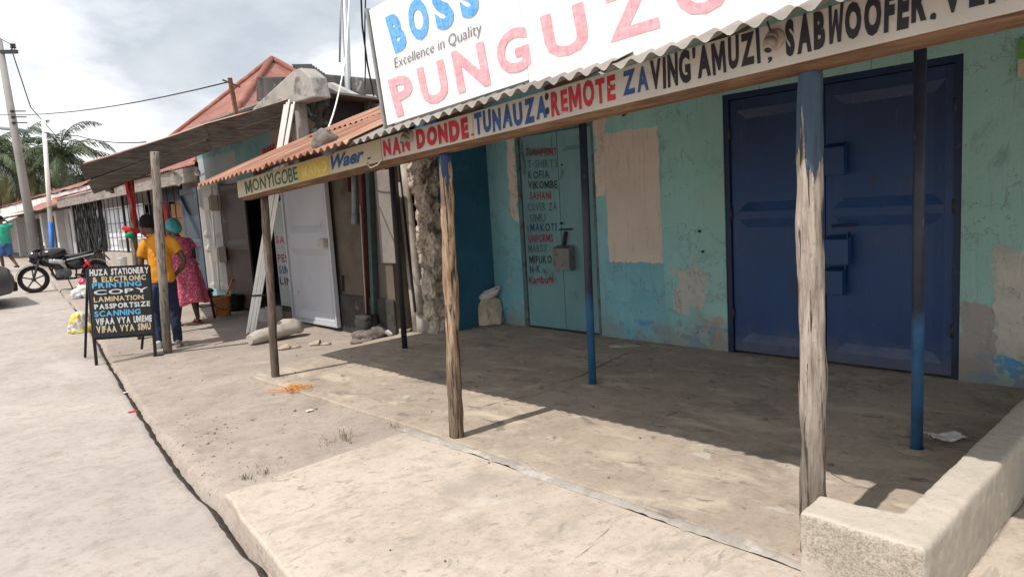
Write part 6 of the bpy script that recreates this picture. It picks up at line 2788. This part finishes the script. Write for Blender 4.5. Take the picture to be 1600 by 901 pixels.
pp = thing('painted_pole', 'thin pole painted white above and blue below, right of the utility pole', 'pole', tuple(pp0))
q = MB()
ms_ = pp0.lerp(pp1, .30)
q.tube([pp0, ms_], .065, 14)
q.build('lower_pole', plain('pole blue', (.03, .16, .55), .5), pp)
q = MB()
q.tube([ms_, pp1], [.063, .055], 14)
q.build('upper_pole', 'white plastic', pp)

gp0, gp1 = at_y(546, 190, 11.0), at_y(537, -60, 11.0)
mott('galvanised', (.38, .40, .41), .85, 1.1, 3, 40, None, .001, .5, .4)
q = MB()
q.tube([V3((gp0.x, 11.0, 0)), gp0, gp1], .058, 14)
q.tube([gp0+V3((-.09, 0, 1.0)), gp1+V3((-.05, 0, 0))], .018, 8)
tag(q.build('metal_mast', 'galvanised', origin=(gp0.x, 11, 0)), 'galvanised metal mast rising behind the rusty roofs', 'mast')


def wire(pts, r, label, sag=0.0, mat='black metal', name='wire'):
    path = []
    for i in range(len(pts)-1):
        a, b = pts[i], pts[i+1]
        for k in range(14):
            t = k/14
            path.append(a.lerp(b, t)-V3((0, 0, sag*4*t*(1-t))))
    path.append(pts[-1])
    q = MB()
    q.tube(path, r, 6)
    return tag(q.build(name, mat, origin=tuple(pts[0])), label, 'wire')


stp0, stp1 = at_y(371, 172, 10.2), at_y(359, 122, 10.2)
q = MB()
q.bar(stp0+V3((0, 0, -.3)), stp1, .05, .05)
q.bar(stp1+V3((-.1, .02, -.03)), stp1+V3((.14, 0, -.12)), .02, .02)
tag(q.build('service_post', 'beam wood', origin=tuple(stp0)), 'thin red-brown wooden stick on the canopy roof holding a wire', 'post')
wire([at_y(-40, 176, 25), stp1+V3((0, 0, -.05))], .010, 'long dark wire sagging from the street to the canopy stick', .22)
wire([la+V3((.1, 0, .1)), at_y(120, 212, 22), at_y(228, 222, 16)], .014, 'dark service wire running from the utility pole to the shops', .08)
wire([ca+CR*.35+V3((0, 0, .1)), at_y(48, 168, 27), at_y(112, 240, 36)], .016, 'thin stay wire running down from the crossarm towards the palms', .0)
wire([at_y(-20, 48, 24), ca+CR*.40+V3((0, 0, .22))], .010, 'short wire reaching the crossarm tip from the left', .02)
wire([at_y(509, 209, 6.7), at_y(528, 150, 8.2), at_y(541, 80, 9.8), at_y(546, -20, 10.9)], .010, 'white cable rising from the roof stone to the metal mast', .03, 'white plastic', 'cable')
wire([at_y(563, -30, 5.2), at_y(566, 40, 5.3), at_y(574, 100, 5.6), at_y(584, 150, 6.0)], .008, 'dark cable hanging behind the left edge of the billboard', .0, name='cable')
wire([at_y(572, -30, 5.2), at_y(570, 40, 5.3), at_y(571, 105, 5.6), at_y(570, 140, 6.0)], .006, 'thinner dark cable beside the first one left of the billboard', .0, name='cable')
wire([at_x(598, 250, 4.3), at_x(560, 268, 4.4), at_x(530, 272, 4.5)], .008, 'black cable under the eave along the mud wall', .05, name='cable')

# ------------------------------------------------------------------ palms
def frond_mat(name, a, b):
    t = NT(name, .55, 0, .35)
    t.col(t.ramp(t.noise(1.2, 5, .6), (.3, a), (.7, b)))


frond_mat('palm leaf', (.042, .070, .028), (.085, .115, .045))
frond_mat('palm leaf old', (.17, .15, .045), (.24, .19, .07))
frond_mat('palm leaf deep', (.030, .052, .024), (.055, .080, .034))
mott('palm bark', (.20, .17, .14), .6, 1.2, 6, 40, None, .02, .9)
rpm = random.Random(17)


def palm(base, top, L, nf, label):
    root = thing('palm_tree', label, 'palm tree', tuple(base), 'coconut palms behind the far roofs')
    q = MB()
    mid_ = base.lerp(top, .5)+V3((.25, .1, 0))
    path = []
    for i in range(13):
        t = i/12
        path.append(base.lerp(mid_, t).lerp(mid_.lerp(top, t), t))
    q.tube(path, [lerp(.24, .14, i/12)*(1+.06*(i % 2)) for i in range(13)], 12)
    q.build('trunk', 'palm bark', root)
    q = MB()
    for k in range(nf):
        az = k*2.399+rpm.uniform(-.25, .25)
        el = lerp(1.5, -.5, (k/nf)**.8)+rpm.uniform(-.12, .12)
        ln = L*rpm.uniform(.82, 1.12)
        old = el < -.2 and rpm.random() < .55
        mi = 1 if old else (2 if rpm.random() < .45 else 0)
        h = V3((math.cos(az), math.sin(az), 0))
        pts = []
        p = top.copy()
        e = el
        seg = 14
        droop = rpm.uniform(.065, .125)+(.05 if old else 0)
        for i in range(seg+1):
            pts.append(p.copy())
            p = p+(h*math.cos(e)+V3((0, 0, math.sin(e))))*ln/seg
            e -= droop*(1+i*.06)
        q.tube(pts, [lerp(.035, .008, i/seg) for i in range(seg+1)], 4, None, False, 0, True, mi)
        side = h.cross(V3((0, 0, 1)))
        for i in range(2, seg*3):
            t = i/(seg*3)
            a = pts[int(t*seg)].lerp(pts[min(seg, int(t*seg)+1)], t*seg-int(t*seg))
            dr = (pts[min(seg, int(t*seg)+1)]-pts[int(t*seg)]).normalized()
            ll = ln*.24*math.sin(math.pi*min(1, .12+t*.86))**.7*rpm.uniform(.8, 1.1)
            for s in (1, -1):
                if rpm.random() < .06:
                    continue
                d = (side*s*.75+dr*.75+V3((0, 0, -.28-.45*rpm.random()))).normalized()
                w = dr*.028
                m1 = a+d*ll*.55
                m2 = a+d*ll+V3((0, 0, -ll*.28))
                q.add([a-w*.6, a+w*.6, m1+w, m1-w, m2], [(0, 1, 2, 3), (3, 2, 4)], False, mi)
    q.build('crown', ['palm leaf', 'palm leaf old', 'palm leaf deep'], root)
    q = MB()
    for k in range(7):
        a = k*.9
        q.ball(top+V3((.22*math.cos(a), .22*math.sin(a), -.25-.08*(k % 2))), .12, .12, .15, 8, 6)
    q.build('coconut', 'palm leaf old', root)


def px_palm(px, py, Y, L, nf, label):
    t = at_y(px, py, Y)
    palm(V3((t.x-.3, Y+.5, .5)), t, L, nf, label)


px_palm(97, 243, 46, 3.1, 27, 'tallest coconut palm with a round crown right of the utility pole')
px_palm(36, 244, 52, 3.1, 25, 'coconut palm whose crown is crossed by the utility pole')
px_palm(-12, 250, 47, 3.0, 24, 'coconut palm at the very left edge of the picture')
px_palm(62, 290, 56, 3.0, 30, 'low dark coconut palm between the two taller ones')
px_palm(128, 288, 52, 2.4, 26, 'small coconut palm right under the tallest crown')
px_palm(10, 296, 58, 3.0, 26, 'low coconut palm behind the left edge crowns')
for o in list(bpy.data.objects):
    if 'base' in o.keys():
        del o['base']
